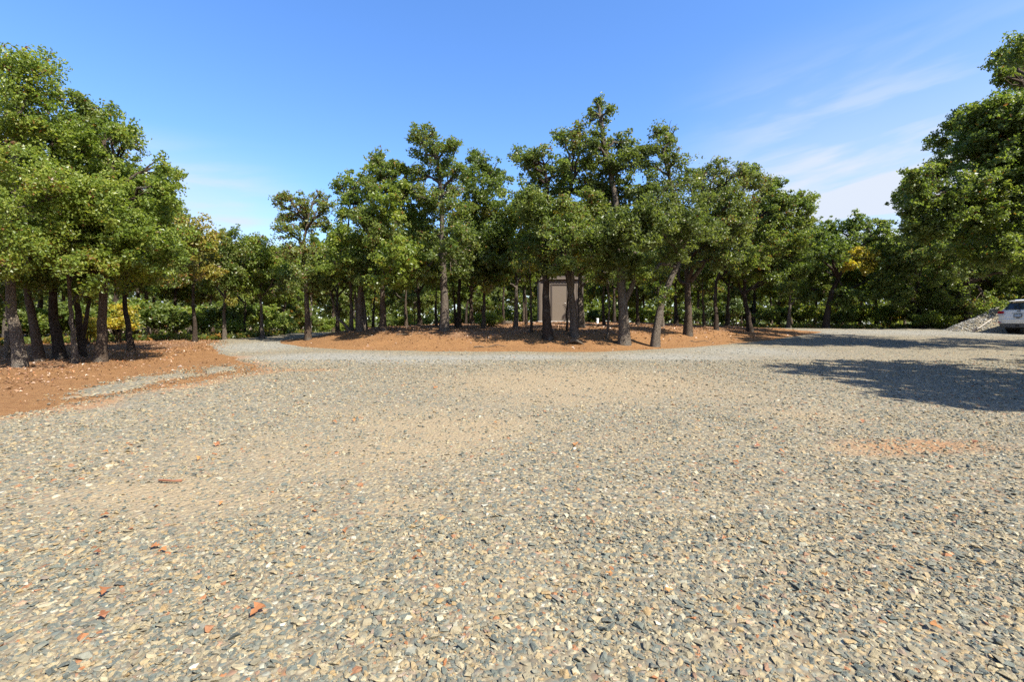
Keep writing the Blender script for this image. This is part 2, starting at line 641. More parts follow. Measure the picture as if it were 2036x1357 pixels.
xs, ys = axis(-42, 52, 0.4, 2500), axis(-10, 70, 0.4, 2500)
X, Y = np.meshgrid(xs, ys)
ground = mesh_obj('ground', grid_mesh('ground', xs, ys, H(X, Y) - 0.03, M_FLOOR))
tag(ground, 'brown leaf covered forest floor under the trees', kind='structure')


def lot_sd(x, y):
    w = 0.35 * wob(x, y, 1.3, 5) + 0.12 * wob(x, y, 0.35, 6)
    return np.minimum(poly_sd(x, y, LOT) + w, -(poly_sd(x, y, ISLAND) + 0.12 * wob(x, y, 0.5, 6)))


# tan dusty patches and red stained patches on the gravel: (x, y, rx, ry, strength)
def spot(px, py, rx, ry, s):
    x, y, _ = ground_px(px, py)
    return x, y, rx, ry, s


DUST = [spot(1150, 760, 3.2, 2.4, 0.8), spot(600, 900, 3.0, 1.2, 0.5), spot(350, 1000, 1.4, 0.6, 0.6), spot(1300, 880, 2.0, 0.8, 0.35), spot(850, 830, 2.6, 1.0, 0.5), spot(900, 850, 1.6, 0.7, 0.8), spot(820, 900, 1.2, 0.5, 0.7), spot(930, 870, 0.7, 0.35, 0.9), spot(1100, 800, 1.6, 0.6, 0.6), spot(800, 1010, 0.35, 0.25, 0.7),
        spot(300, 985, 0.9, 0.5, 0.7), spot(650, 930, 2.0, 0.7, 0.5), spot(1600, 830, 0.9, 0.7, 0.6), spot(1450, 790, 1.4, 0.9, 0.5), spot(300, 830, 1.6, 0.9, 0.3), spot(1700, 900, 1.2, 0.4, 0.5)]
PALE = [spot(520, 690, 2.2, 3.0, 0.9), spot(640, 712, 2.5, 1.4, 1.0), spot(820, 716, 3.0, 1.3, 1.0), spot(1020, 712, 2.6, 1.0, 0.9), spot(1330, 712, 3.0, 1.6, 0.8), spot(1480, 700, 3.0, 2.5, 0.7), spot(1800, 662, 9.0, 4.0, 0.8), spot(250, 815, 1.6, 1.2, 0.35)]
REDS = [spot(1830, 890, 1.1, 0.35, 1.0), spot(1740, 905, 0.7, 0.25, 0.7), spot(620, 738, 1.0, 0.35, 0.8), spot(330, 760, 1.2, 0.6, 0.5), spot(120, 812, 1.0, 0.5, 0.9), spot(1240, 722, 2.0, 0.6, 0.35), spot(470, 742, 0.9, 0.5, 0.9)]


def field(spots, x, y):
    o = np.zeros(np.shape(x))
    for cx, cy, rx, ry, s in spots:
        o = np.maximum(o, s * np.exp(-(((x - cx) / rx) ** 2 + ((y - cy) / ry) ** 2)))
    return o


xs, ys = np.arange(-18, 42, 0.16), np.arange(-9, 37, 0.16)
X, Y = np.meshgrid(xs, ys)
d = lot_sd(X, Y)
z = H(X, Y) + np.clip(d * 0.10, -0.12, 0.02) + 0.004 * wob(X, Y, 0.25, 7)
lot = mesh_obj('gravel_lot', grid_mesh('gravel_lot', xs, ys, z, M_GRAVEL, d > -0.9, {'dust': field(DUST, X, Y), 'pale': field(PALE, X, Y), 'red': field(REDS, X, Y) + 0.8 * sstep(1.1, 0.0, d + 0.3 * wob(X, Y, 0.6, 2)) * (X < -3.5) * (Y < 14)}))
tag(lot, 'wide grey and tan gravel parking area and loop drive', kind='structure')

xs, ys = np.arange(-11, 18.5, 0.16), np.arange(14.5, 32.5, 0.16)
X, Y = np.meshgrid(xs, ys)
d = poly_sd(X, Y, ISLAND) + 0.12 * wob(X, Y, 0.5, 6)
litter = sstep(0.8, 3.0, d) * (0.55 + 0.45 * wob(X, Y, 1.3, 2))
isl = mesh_obj('dirt_island', grid_mesh('dirt_island', xs, ys, H(X, Y) + np.clip(d * 0.12 + 0.012, -0.1, 0.012) + 0.008 * wob(X, Y, 0.12, 5), M_DIRT, d > -0.6, {'litter': litter}))
tag(isl, 'raised island of orange dirt strewn with dead leaves under the oaks', kind='structure')

xs, ys = np.arange(-31, -4, 0.16), np.arange(-4, 23, 0.16)
X, Y = np.meshgrid(xs, ys)
d = poly_sd(X, Y, DIRT_BANK) + 0.4 * wob(X, Y, 0.8, 4)
litter = np.maximum(sstep(-9, -11.5, X + 0.2 * (Y - 12)) * (0.5 + 0.4 * wob(X, Y, 0.9, 2)), 0.26 + 0.22 * wob(X, Y, 0.6, 1))
bank = mesh_obj('dirt_bank', grid_mesh('dirt_bank', xs, ys, H(X, Y) + np.clip(d * 0.10 - 0.02, -0.1, 0.0) + 0.01 * wob(X, Y, 0.14, 5), M_DIRT, d > -1.0, {'litter': litter}))
tag(bank, 'bare orange dirt bank beside the gravel drive', kind='structure')

# washed out strip of loose gravel lying across the dirt bank
SPILL = [ground_px(*p)[:2] for p in ((130, 795), (190, 772), (270, 750), (330, 745), (355, 736), (385, 742), (400, 732), (480, 727), (494, 738), (420, 747), (372, 755), (300, 768), (215, 788))]
xs, ys = np.arange(-9.5, -4.5, 0.07), np.arange(6, 13, 0.07)
X, Y = np.meshgrid(xs, ys)
d = poly_sd(X, Y, SPILL) + 0.34 * wob(X, Y, 0.42, 3) + 0.24 * wob(X, Y, 0.13, 1) - 0.08
sp = mesh_obj('gravel_wash', grid_mesh('gravel_wash', xs, ys, H(X, Y) + np.clip(d * 0.12, -0.1, 0.025) + 0.012 * wob(X, Y, 0.08, 5), M_GRAVEL, d > -0.5, {'dust': 0 * X, 'red': 0.6 * sstep(0.25, 0.0, d)}))
tag(sp, 'narrow washed strip of grey gravel across the dirt bank', kind='structure')

# ------------------------------------------------------------------ gravel stones
def stone_mesh(k):
    r = np.random.default_rng(100 + k)
    pts = r.normal(size=(11, 3))
    pts /= np.linalg.norm(pts, axis=1)[:, None]
    pts *= np.array((1.0, r.uniform(0.55, 0.85), r.uniform(0.28, 0.5))) * r.uniform(0.8, 1.1, (11, 1))
    bm = bmesh.new()
    for p in pts:
        bm.verts.new(p * 0.5)
    bmesh.ops.convex_hull(bm, input=bm.verts[:])
    for v in [v for v in bm.verts if not v.link_faces]:
        bm.verts.remove(v)
    me = bpy.data.meshes.new('stone')
    bm.to_mesh(me)
    bm.free()
    me.materials.append(M_STONE)
    return me


STONES = [stone_mesh(k) for k in range(12)]


def scatter(n, y0, y1, side=1.42):
    """points spread evenly over the part of the lot that a wide view from the camera covers"""
    yy = np.sqrt(rng.uniform(y0 * y0, y1 * y1, n))
    xx = rng.uniform(-side, side, n) * yy
    return xx, yy


px_, py_, ps_ = [], [], []
for n, y0, y1, s0, sg in ((70000, 1.3, 3.4, 0.0155, 0.52), (88000, 3.4, 6.8, 0.0185, 0.46), (74000, 6.8, 13, 0.026, 0.42), (20000, 13, 31, 0.036, 0.35)):
    x, y = scatter(n, y0, y1)
    px_.append(x)
    py_.append(y)
    ps_.append(s0 * np.exp(rng.normal(0, sg, n)))
sx, sy, ss = map(np.concatenate, (px_, py_, ps_))
ok = (lot_sd(sx, sy) > 0.02) | ((poly_sd(sx, sy, SPILL) > -0.45 * rng.random(len(sx)) ** 2) & (rng.random(len(sx)) < 0.6))
thin = field(DUST, sx, sy) * 0.75
ok &= rng.random(len(sx)) > thin
sx, sy, ss = sx[ok], sy[ok], np.clip(ss[ok], 0.007, 0.055)
sz = H(sx, sy) + 0.018 + ss * rng.uniform(0.0, 0.16, len(ss))
vis = (np.abs(sx / sy) < 1.05) & (-sz / sy < 0.73)
size = np.where(vis, ss / sy, 0)
order = np.argsort(-size)
big, rest = order[:300], order[300:]
stone_objs = []
for k, i in enumerate(big):
    o = bpy.data.objects.new('stone', STONES[k % 12])
    o.location = (sx[i], sy[i], sz[i])
    o.rotation_euler = (rng.normal(0, 0.22), rng.normal(0, 0.22), rng.uniform(0, 6.28))
    o.scale = (ss[i] * 1.35,) * 3
    link(o, lot)
    stone_objs.append(o)

pm = bpy.data.meshes.new('loose_gravel')
pm.vertices.add(len(rest))
pm.vertices.foreach_set('co', np.stack([sx[rest], sy[rest], sz[rest]], -1).astype(np.float32).ravel())
for nm, ty, val, key in (('rot', 'FLOAT_VECTOR', np.stack([rng.normal(0, 0.25, len(rest)), rng.normal(0, 0.25, len(rest)), rng.uniform(0, 6.28, len(rest))], -1), 'vector'),
                         ('size', 'FLOAT', ss[rest] * 1.35, 'value'), ('pick', 'INT', rng.integers(0, 12, len(rest)), 'value')):
    a = pm.attributes.new(nm, ty, 'POINT')
    a.data.foreach_set(key, np.asarray(val, np.int32 if ty == 'INT' else np.float32).ravel())
pm.materials.append(M_STONE)
gravel = mesh_obj('loose_gravel', pm, lot)
gravel['kind'] = 'stuff'
ng = bpy.data.node_groups.new('gravel_scatter', 'GeometryNodeTree')
ng.interface.new_socket('Geometry', in_out='INPUT', socket_type='NodeSocketGeometry')
ng.interface.new_socket('Geometry', in_out='OUTPUT', socket_type='NodeSocketGeometry')
gi, go = ng.nodes.new('NodeGroupInput'), ng.nodes.new('NodeGroupOutput')
iop = ng.nodes.new('GeometryNodeInstanceOnPoints')
join = ng.nodes.new('GeometryNodeJoinGeometry')
for k in reversed(range(12)):
    oi = ng.nodes.new('GeometryNodeObjectInfo')
    oi.transform_space = 'ORIGINAL'
    oi.inputs['Object'].default_value = stone_objs[k]
    oi.inputs['As Instance'].default_value = False
    g2 = ng.nodes.new('GeometryNodeGeometryToInstance')
    ng.links.new(oi.outputs['Geometry'], g2.inputs[0])
    ng.links.new(g2.outputs[0], join.inputs[0])


def gattr(nm, ty):
    n = ng.nodes.new('GeometryNodeInputNamedAttribute')
    n.data_type = ty
    n.inputs['Name'].default_value = nm
    return n.outputs['Attribute']


ng.links.new(gi.outputs[0], iop.inputs['Points'])
ng.links.new(join.outputs[0], iop.inputs['Instance'])
iop.inputs['Pick Instance'].default_value = True
ng.links.new(gattr('pick', 'INT'), iop.inputs['Instance Index'])
e2r = ng.nodes.new('FunctionNodeEulerToRotation')
ng.links.new(gattr('rot', 'FLOAT_VECTOR'), e2r.inputs[0])
ng.links.new(e2r.outputs[0], iop.inputs['Rotation'])
ng.links.new(gattr('size', 'FLOAT'), iop.inputs['Scale'])
ng.links.new(iop.outputs[0], go.inputs[0])
gm = gravel.modifiers.new('scatter', 'NODES')
gm.node_group = ng

# ------------------------------------------------------------------ foliage
def leaves_mesh(name, C, Nrm, S, tone, mat, aspect=0.62, lobed=False):
    """one folded leaf per centre"""
    n = len(C)
    Nrm = Nrm / (np.linalg.norm(Nrm, axis=1)[:, None] + 1e-9)
    r = rng.normal(size=(n, 3))
    A = np.cross(Nrm, r)
    A /= np.linalg.norm(A, axis=1)[:, None] + 1e-9
    B = np.cross(Nrm, A)
    L = S[:, None]
    fold = (rng.uniform(0.05, 0.35, n) * S)[:, None]
    base, tip = C - A * L * 0.5, C + A * L * 0.5 - Nrm * fold * 0.5
    if not lobed:
        w = L * aspect * 0.5
        V = np.stack([base, C + A * L * 0.08 + B * w + Nrm * fold, tip, C + A * L * 0.08 - B * w + Nrm * fold], 1).reshape(-1, 3)
        i = np.arange(n)[:, None] * 4
        T = np.concatenate([i + np.array([[0, 1, 2]]), i + np.array([[0, 2, 3]])], 1).reshape(-1, 3)
        t = np.repeat(tone, 2)
    else:   # blunt cross-shaped oak leaf: narrow waist, two side lobes, three-way tip
        w = L * aspect * 0.5
        up = Nrm * fold
        pts = [base, C - A * L * .22 + B * w * .55 + up * .5, C - A * L * .08 + B * w * .32 + up * .4, C + A * L * .16 + B * w * 1.15 + up, C + A * L * .30 + B * w * .45 + up * .5, tip,
               C + A * L * .30 - B * w * .45 + up * .5, C + A * L * .16 - B * w * 1.15 + up, C - A * L * .08 - B * w * .32 + up * .4, C - A * L * .22 - B * w * .55 + up * .5]
        V = np.stack(pts, 1).reshape(-1, 3)
        i = np.arange(n)[:, None] * 10
        tri = [(0, 2, 1), (0, 8, 2), (0, 9, 8), (2, 4, 3), (2, 8, 4), (8, 6, 4), (8, 7, 6), (4, 6, 5)]
        T = np.concatenate([i + np.array([q]) for q in tri], 1).reshape(-1, 3)
        t = np.repeat(tone, len(tri))
    return np_mesh(name, V, [T], mat, False, {'tone': np.clip(t, 0, 1)})


def crown_leaves(blobs, per=44, leaf=0.094, dens=1.0, shell=0.5, crad=0.25, origin=None):
    """blobs: (centre, radius) -> leaf centres, normals, sizes, tones and the tuft centres"""
    CC, NN, SS, TT, tufts = [], [], [], [], []
    for blob in blobs:
        c, r = np.asarray(blob[0], float), blob[1]
        dd = dens * (blob[2] if len(blob) > 2 else 1.0)
        k = max(6, int(dd * 15.5 * (r / 0.42) ** 2))
        rs = min(max(0.36 * r, 0.20), 0.50)
        ns = max(4, int(2.6 * (r / rs) ** 2))
        u = rng.normal(size=(ns, 3))
        u /= np.linalg.norm(u, axis=1)[:, None]
        reach = rng.random(ns) ** 0.45 * rng.uniform(0.55, 1.0, ns)
        reach[rng.random(ns) < 0.10] *= 1.25
        sub = c + u * (r * reach)[:, None] * np.array((1, 1, 0.88))
        pick = rng.integers(0, ns, k)
        w0 = rng.normal(size=(k, 3))
        w0 /= np.linalg.norm(w0, axis=1)[:, None]
        tr = rng.random(k) ** shell
        spr = rng.random(k) < 0.19                      # sprigs that stand out of the lobe
        tr[spr] *= rng.uniform(1.2, 1.85, spr.sum())
        tc = sub[pick] + w0 * (rs * tr)[:, None] * np.array((1, 1, 0.8))
        lobe_tone = rng.normal(0, 0.11, ns)
        btone = rng.normal(0, 0.06)
        for q in range(k):
            far = np.linalg.norm(tc[q] - c) / r
            m = int(per * 0.86 * rng.uniform(0.4, 1.5) * (0.55 if far > 1.05 or spr[q] else 1.0)) + 2
            cr = crad * rng.uniform(0.5, 1.3) * (0.7 if spr[q] else 1.0)
            w = rng.normal(size=(m, 3))
            w /= np.linalg.norm(w, axis=1)[:, None]
            off = w * (cr * rng.random(m) ** 0.5)[:, None] * np.array((1, 1, 0.75))
            CC.append(tc[q] + off)
            NN.append(rng.normal(size=(m, 3)) * 0.95 + np.array((0, 0, 0.5)) + 0.5 * w + 0.25 * (tc[q] - c) / r)
            SS.append(leaf * np.clip(np.exp(rng.normal(0, 0.24, m)), 0.55, 1.5))
            tt = rng.beta(2.0, 2.4, m) * 0.88 + btone + lobe_tone[pick[q]] + rng.normal(0, 0.07)
            odd = rng.random(m) < 0.03
            tt[odd] = rng.uniform(0.9, 1.0, odd.sum())
            TT.append(tt)
        tufts.append(tc)
    return np.concatenate(CC), np.concatenate(NN), np.concatenate(SS), np.concatenate(TT), tufts


def curve3(a, b, bend, n=7):
    t = np.linspace(0, 1, n)[:, None]
    return a * (1 - t) + b * t + np.sin(np.pi * t) * bend + (t * (1 - t)) * rng.normal(0, 0.10, (n, 3)) * np.linalg.norm(b - a)


def smooth_path(pts, n):
    pts = np.asarray(pts, float)
    if len(pts) == 2:
        pts = np.array([pts[0], pts.mean(0) + rng.normal(0, 0.03, 3), pts[1]])
    s = np.concatenate([[0], np.cumsum(np.linalg.norm(np.diff(pts, axis=0), axis=1))])
    t = np.linspace(0, s[-1], n)
    out = np.stack([np.interp(t, s, pts[:, k]) for k in range(3)], -1)
    for _ in range(2):
        out[1:-1] = (out[:-2] + 2 * out[1:-1] + out[2:]) / 4
    return out


def build_tree(name, label, trunk, w, blobs, pal='green', bark='brown', group=None, cat='tree', forks=(), leaf=0.094, dens=1.0, per=44, lobed=False, second=None, origin=None, twigs=3, crad=0.24):
    """trunk: world points from base to top; w: base diameter; blobs: (centre, radius)"""
    trunk = np.asarray(trunk, float)
    base = trunk[0].copy()
    t = thing(name, label, cat, tuple(base), 0, group)
    trunk = trunk - base
    blobs = [(np.asarray(b[0]) - base, *b[1:]) for b in blobs]
    g = Geo()
    n = 16
    tp = smooth_path(trunk, n)
    tp[0, 2] -= 0.12
    u = np.linspace(0, 1, n)
    rad = w / 2 * (1 - 0.30 * np.minimum(u * 2, 1) - 0.52 * np.maximum(u - 0.4, 0))
    rad *= 1 + 0.55 * np.exp(-u * n / 1.15)
    tp[2:, :2] += rng.normal(0, 0.012, (n - 2, 2))
    g.tube(tp, rad * 0.86, 14, 0.06)
    for fk in forks:
        fp = smooth_path(np.asarray(fk[0]) - base, 9)
        g.tube(fp, np.linspace(fk[1] / 2, fk[1] / 4.5, 9), 9, 0.04)
    leaf *= rng.uniform(0.88, 1.15)
    C, NN, S, T, tufts = crown_leaves(blobs, per, leaf, dens, crad=crad)
    T = T + rng.normal(0, 0.07)
    for (c, r, *_), tc in zip(blobs, tufts):
        # a limb from the nearest fitting height of the trunk into the lobe, then boughs to some tufts
        want = c[2] - 0.55 * np.linalg.norm((c - tp[-1])[:2]) - 0.2
        k = int(np.clip(np.searchsorted(tp[:, 2], want), n * 0.45, n - 1))
        a = tp[k]
        ln = np.linalg.norm(c - a)
        r0 = min(rad[k] * 0.75, 0.035 + 0.028 * ln)
        cv = curve3(a, c, np.array((0, 0, 0.10 * ln)) + rng.normal(0, 0.05 * ln, 3), 8)
        g.tube(cv, np.linspace(r0, 0.022, 8), 7, 0.05)
        for q in range(min(twigs * 2, len(tc))):
            e = tc[rng.integers(len(tc))]
            s0 = cv[rng.integers(3, 8)]
            l2 = np.linalg.norm(e - s0)
            g.tube(curve3(s0, e, rng.normal(0, 0.08 * l2, 3), 5), np.linspace(0.028, 0.008, 5), 5, 0.0)
    mesh_obj('trunk', g.mesh('trunk', M_BARK[bark], True), t)
    mesh_obj('crown', leaves_mesh('crown', C, NN, S, T, M_LEAF[pal], lobed=lobed), t)
    if second:
        sb = [(np.asarray(c) - base, r) for c, r in second[1]]
        for q in sb:
            C, NN, S, T, _ = crown_leaves([q], per, leaf, dens, crad=crad)
            o = mesh_obj('foliage', leaves_mesh('foliage', C, NN, S, T, M_LEAF[second[0]]), t)
            tag(o, {'yellow': 'patch of yellow autumn leaves', 'orange': 'patch of orange brown leaves', 'bright': 'leaves coloured bright green to look sunlit low on the tree', 'mixed': 'patch of turning yellow green leaves'}.get(second[0], 'patch of dry leaves'))  # bright patches: the sunlit look is put into the leaf colour
    return t


def px_tree(name, label, Y, trunk, wpx, blobs, deep=0.75, forks=(), second=None, **kw):
    """a tree read off the photo at distance Y: the trunk line and crown lobes become points in the world"""
    pts = [P(x, y, Y) for x, y in trunk]
    pts[0][2] = h1(pts[0][0], Y)
    allp = np.array([(b[0], b[1]) for b in blobs], float)
    bl = []
    spread = deep * max(1.0, 0.5 * (allp[:, 0].max() - allp[:, 0].min()) / F * Y)
    for i, b in enumerate(blobs):
        dy = b[3] if len(b) > 3 else spread * math.sin(2.4 * i + 0.8)
        if b[1] > 530 and 14 < Y < 28:                    # the grove's crowns are lifted clear of the ground
            b = (b[0], b[1] - 0.55 * (b[1] - 530), b[2] * 0.82, *b[3:])
        low = 380 < b[1] < 530 and b[2] > 26
        if low and i % 2 == 0:
            dy = -1.5 * spread - 0.5 if 14 < Y < 20 and b[0] < 1700 else -0.8 * spread
        bl.append((P(b[0], b[1], Y + dy), b[2] / F * Y * (1.27 if low else 1.10), 0.45 if b[0] > 2085 or b[0] < -55 else 1.0))
    sec = None
    if second:
        sec = (second[0], [(P(b[0], b[1], Y + (b[3] if len(b) > 3 else -0.9)), b[2] / F * Y) for b in second[1]])
    if Y > 24:                                            # far crowns: fewer, larger leaf sprays
        kw.update(leaf=0.13, per=24)
    elif Y < 14:
        kw.update(leaf=0.070, per=66)
    elif Y < 18:
        kw.update(leaf=0.084, per=50)
    fk = [([P(x, y, Y + dd) for x, y, dd in f[0]], f[1] / F * Y) for f in forks]
    return build_tree(name, label, pts, wpx / F * Y, bl, forks=fk, second=sec, **kw)

# ------------------------------------------------------------------ oaks on the left bank
px_tree('oak_tree', 'tall oak with thick swaying grey trunk nearest the left edge of the dirt bank', 11.2,
        [(42, 738), (34, 680), (22, 610), (18, 540), (25, 430), (30, 300), (40, 180)], 21,
        [(-45, 210, 105), (62, 165, 72), (10, 130, 50), (20, 300, 105), (85, 400, 95), (-30, 420, 110), (45, 490, 60), (-60, 520, 70), (-110, 330, 110), (40, 225, 80)],
        bark='grey', pal='bright', group='oaks on the left dirt bank', second=('bright', [(55, 490, 30, -1.3), (110, 500, 30, -1.3), (10, 515, 34, -1.3)]))
px_tree('oak_tree', 'oak leaning left behind the thick trunk at the edge of the left dirt bank', 12.3,
        [(80, 724), (72, 670), (60, 610), (52, 560), (70, 460), (85, 360)], 18,
        [(100, 285, 70), (130, 235, 52), (60, 560, 36), (100, 440, 75), (40, 370, 80)], bark='brown', pal='green', group='oaks on the left dirt bank')
px_tree('oak_tree', 'dark oak with an S shaped trunk in the middle of the left bank group', 12.9,
        [(122, 716), (116, 680), (103, 630), (107, 585), (112, 520), (130, 420), (150, 320)], 19,
        [(155, 315, 75), (195, 235, 48), (120, 480, 70), (170, 400, 80), (92, 545, 34)], bark='dark', pal='green', group='oaks on the left dirt bank')
px_tree('oak_tree', 'slim pale trunked oak between two dark trunks on the left bank', 12.2,
        [(150, 722), (147, 660), (137, 600), (135, 560), (150, 480)], 11,
        [(150, 540, 42), (180, 470, 60), (140, 500, 45), (175, 575, 30)], bark='grey', pal='bright', group='oaks on the left dirt bank')
px_tree('oak_tree', 'dark forked oak just left of the straight trunk on the left bank', 13.3,
        [(163, 712), (161, 665), (156, 615), (146, 570), (160, 480), (200, 380)], 14,
        [(215, 330, 60), (255, 285, 26), (205, 440, 65), (240, 400, 60)], forks=[([(162, 680, 0), (172, 640, -.1), (176, 600, -.2), (190, 540, -.2)], 9)], bark='dark', pal='green', group='oaks on the left dirt bank')
px_tree('oak_tree', 'straight dark oak with the widest spreading crown at the right of the left bank group', 12.5,
        [(200, 718), (202, 670), (206, 610), (208, 560), (215, 460), (225, 340)], 20,
        [(215, 250, 52), (245, 265, 30), (160, 300, 70), (255, 370, 70), (320, 365, 45), (335, 420, 34), (335, 335, 24), (275, 460, 75), (190, 470, 70), (330, 500, 34), (262, 535, 45), (185, 565, 34), (225, 400, 70), (300, 545, 26)],
        bark='brown', pal='bright', group='oaks on the left dirt bank', second=('bright', [(165, 512, 30, -1.3), (215, 525, 26, -1.3), (190, 560, 22, -1.3), (300, 470, 30, -1.2)]))
px_tree('oak_tree', 'oak set back in shade behind the straight trunk of the left bank', 15.5,
        [(262, 690), (250, 620), (244, 560), (260, 470)], 12, [(260, 470, 60), (310, 530, 45), (225, 530, 50), (290, 580, 40), (340, 570, 36)], bark='dark', pal='mixed')
px_tree('oak_tree', 'oak with a crown mostly cut by the left edge of the view', 13.5,
        [(-40, 715), (-30, 620), (-45, 500)], 20, [(-60, 400, 90), (-10, 350, 90), (-30, 560, 70), (10, 590, 40), (-90, 520, 90), (0, 470, 80)], bark='grey', pal='green', group='oaks on the left dirt bank')

# ------------------------------------------------------------------ behind the left drive
px_tree('hickory_tree', 'orange and gold tree beside the left drive with a dark straight trunk', 19.5,
        [(388, 683), (386, 630), (384, 560), (386, 500)], 9,
        [(392, 462, 34), (420, 470, 24), (370, 490, 28), (412, 520, 34), (378, 545, 34), (430, 545, 24), (395, 575, 30), (350, 545, 24)],
        bark='dark', pal='orange', dens=0.75)
px_tree('oak_tree', 'green oak with a slim pale trunk right of the orange tree', 21,
        [(447, 676), (446, 630), (448, 560), (455, 500)], 8, [(470, 485, 30), (450, 530, 38), (490, 530, 36), (425, 595, 34), (460, 590, 36), (500, 475, 20), (440, 555, 30)], bark='grey', pal='green', second=('orange', [(455, 600, 13, -.6)]))
px_tree('oak_tree', 'bushy bright green oak at the crest of the left drive', 21.5,
        [(522, 675), (521, 640), (518, 580), (522, 520)], 8, [(515, 505, 34), (545, 535, 38), (500, 560, 38), (540, 590, 40), (480, 610, 36), (520, 630, 30), (565, 500, 22), (570, 560, 34), (555, 630, 26), (480, 560, 34)], bark='grey', pal='bright')
px_tree('oak_tree', 'small round green oak left of the drive crest', 23,
        [(487, 670), (486, 640), (488, 600)], 7, [(470, 645, 24), (500, 640, 24), (485, 610, 30), (455, 620, 22)], bark='dark', pal='bright')

# ------------------------------------------------------------------ oaks on the island, left to right
px_tree('oak_tree', 'open airy oak with a thick dark trunk at the left tip of the island', 19.3,
        [(613, 665), (611, 620), (608, 570), (600, 500), (612, 440)], 13,
        [(552, 402, 15), (572, 396, 20), (600, 402, 22), (635, 396, 20), (650, 412, 18), (575, 425, 24), (610, 440, 26), (575, 460, 26), (645, 445, 20), (590, 495, 32), (630, 500, 24), (640, 545, 36), (600, 560, 38), (570, 590, 34), (625, 605, 32)],
        bark='brown', pal='green', group='oaks on the dirt island', dens=0.9)
px_tree('oak_tree', 'short oak with a bare crooked branch bent low on the left of the island', 19.6,
        [(696, 660), (684, 642), (668, 632), (664, 610), (655, 575)], 7, [(650, 570, 30), (668, 545, 28), (640, 600, 22), (690, 590, 24)], bark='grey', pal='green', group='oaks on the dirt island', dens=0.8)
px_tree('oak_tree', 'slim oak with a pale straight stem beside the bent branch', 19.9,
        [(699, 659), (698, 610), (697, 560), (690, 480), (695, 420)], 7.5, [(690, 365, 28), (715, 400, 34), (690, 420, 26), (672, 378, 16), (720, 350, 22), (700, 520, 42), (665, 520, 34), (735, 470, 36), (680, 470, 30)], bark='grey', pal='bright', group='oaks on the dirt island')
px_tree('oak_tree', 'twin stemmed oak with pale clumped trunks left of the centre of the island', 19.4,
        [(716, 660), (716, 620), (712, 590), (735, 500), (760, 420)], 13,
        [(755, 320, 30), (770, 345, 32), (740, 375, 34), (790, 380, 36), (735, 430, 36), (740, 515, 48), (770, 470, 42), (712, 560, 40), (760, 560, 38)],
        forks=[([(726, 659, .2), (724, 620, .2), (720, 585, .2), (716, 545, .2)], 11), ([(710, 660, .3), (710, 620, .3), (706, 580, .3)], 8)], bark='grey', pal='green', group='oaks on the dirt island')
px_tree('oak_tree', 'oak with a dark trunk standing left of the big flared trunk', 18.9,
        [(762, 661), (761, 620), (760, 560), (775, 480), (800, 400)], 13, [(805, 345, 26), (800, 385, 32), (770, 410, 32), (820, 430, 40), (790, 520, 46), (745, 575, 34), (800, 575, 36), (830, 510, 34)], bark='brown', pal='bright', group='oaks on the dirt island')
px_tree('oak_tree', 'tall oak with a stout flared trunk lit by sun left of the shed', 18.7,
        [(884, 657), (884, 610), (882, 560), (880, 490), (878, 400), (870, 320)], 19,
        [(825, 270, 22), (850, 268, 24), (870, 290, 26), (845, 305, 30), (895, 290, 22), (885, 335, 32), (835, 350, 28), (915, 340, 24), (900, 378, 36), (850, 400, 38), (910, 425, 34), (845, 455, 40), (900, 490, 44), (860, 540, 46), (915, 545, 36), (830, 580, 30), (870, 585, 34)],
        bark='grey', pal='green', group='oaks on the dirt island')
px_tree('oak_tree', 'oak with a narrow dark double trunk right of the big flared trunk', 21,
        [(913, 652), (912, 600), (914, 550), (930, 480), (950, 400)], 9, [(945, 312, 24), (965, 330, 28), (935, 350, 28), (985, 360, 34), (960, 390, 38), (940, 430, 36), (1000, 420, 30), (965, 470, 42), (930, 520, 36), (985, 520, 38)],
        forks=[([(906, 651, .2), (904, 610, .2), (900, 565, .2)], 6)], bark='dark', pal='green', group='oaks on the dirt island')
px_tree('oak_tree', 'slim oak right of the double dark trunk with orange tinged leaves', 20.5,
        [(961, 652), (962, 610), (963, 560), (966, 500)], 9, [(965, 545, 36), (990, 570, 30), (940, 565, 30), (1000, 510, 36), (960, 500, 36)], bark='brown', pal='mixed', group='oaks on the dirt island', second=('orange', [(970, 420, 16, -.4), (935, 415, 12, -.4), (965, 575, 12, -.5)]))
px_tree('oak_tree', 'oak with a clean pale trunk between the flared trunk and the shed', 21,
        [(1025, 652), (1026, 610), (1027, 565), (1025, 480)], 10, [(1040, 420, 34), (1010, 470, 36), (1050, 480, 38), (1020, 545, 38), (995, 575, 28), (1050, 555, 30)], bark='grey', pal='bright', group='oaks on the dirt island')
px_tree('oak_sapling', 'thin dark young oak just left of the shed with yellowing leaves', 18.2,
        [(1057, 660), (1056, 610), (1055, 560), (1052, 520)], 6, [(1050, 525, 24), (1068, 540, 20), (1035, 545, 18)], bark='dark', pal='mixed', dens=0.8, second=('yellow', [(1060, 530, 12, -.6)]))
px_tree('oak_tree', 'oak with a thick dark trunk in front of the left wall of the shed', 17.2,
        [(1090, 667), (1087, 630), (1083, 580), (1086, 520), (1092, 430), (1085, 350)], 19,
        [(1030, 305, 18), (1045, 320, 28), (1075, 305, 28), (1060, 350, 36), (1105, 335, 28), (1100, 385, 42), (1040, 395, 34), (1075, 430, 42), (1110, 470, 44), (1050, 490, 36), (1090, 530, 32)],
        bark='dark', pal='green', group='oaks on the dirt island', second=('mixed', [(1090, 500, 26, -.9), (1040, 530, 16, -.8)]))
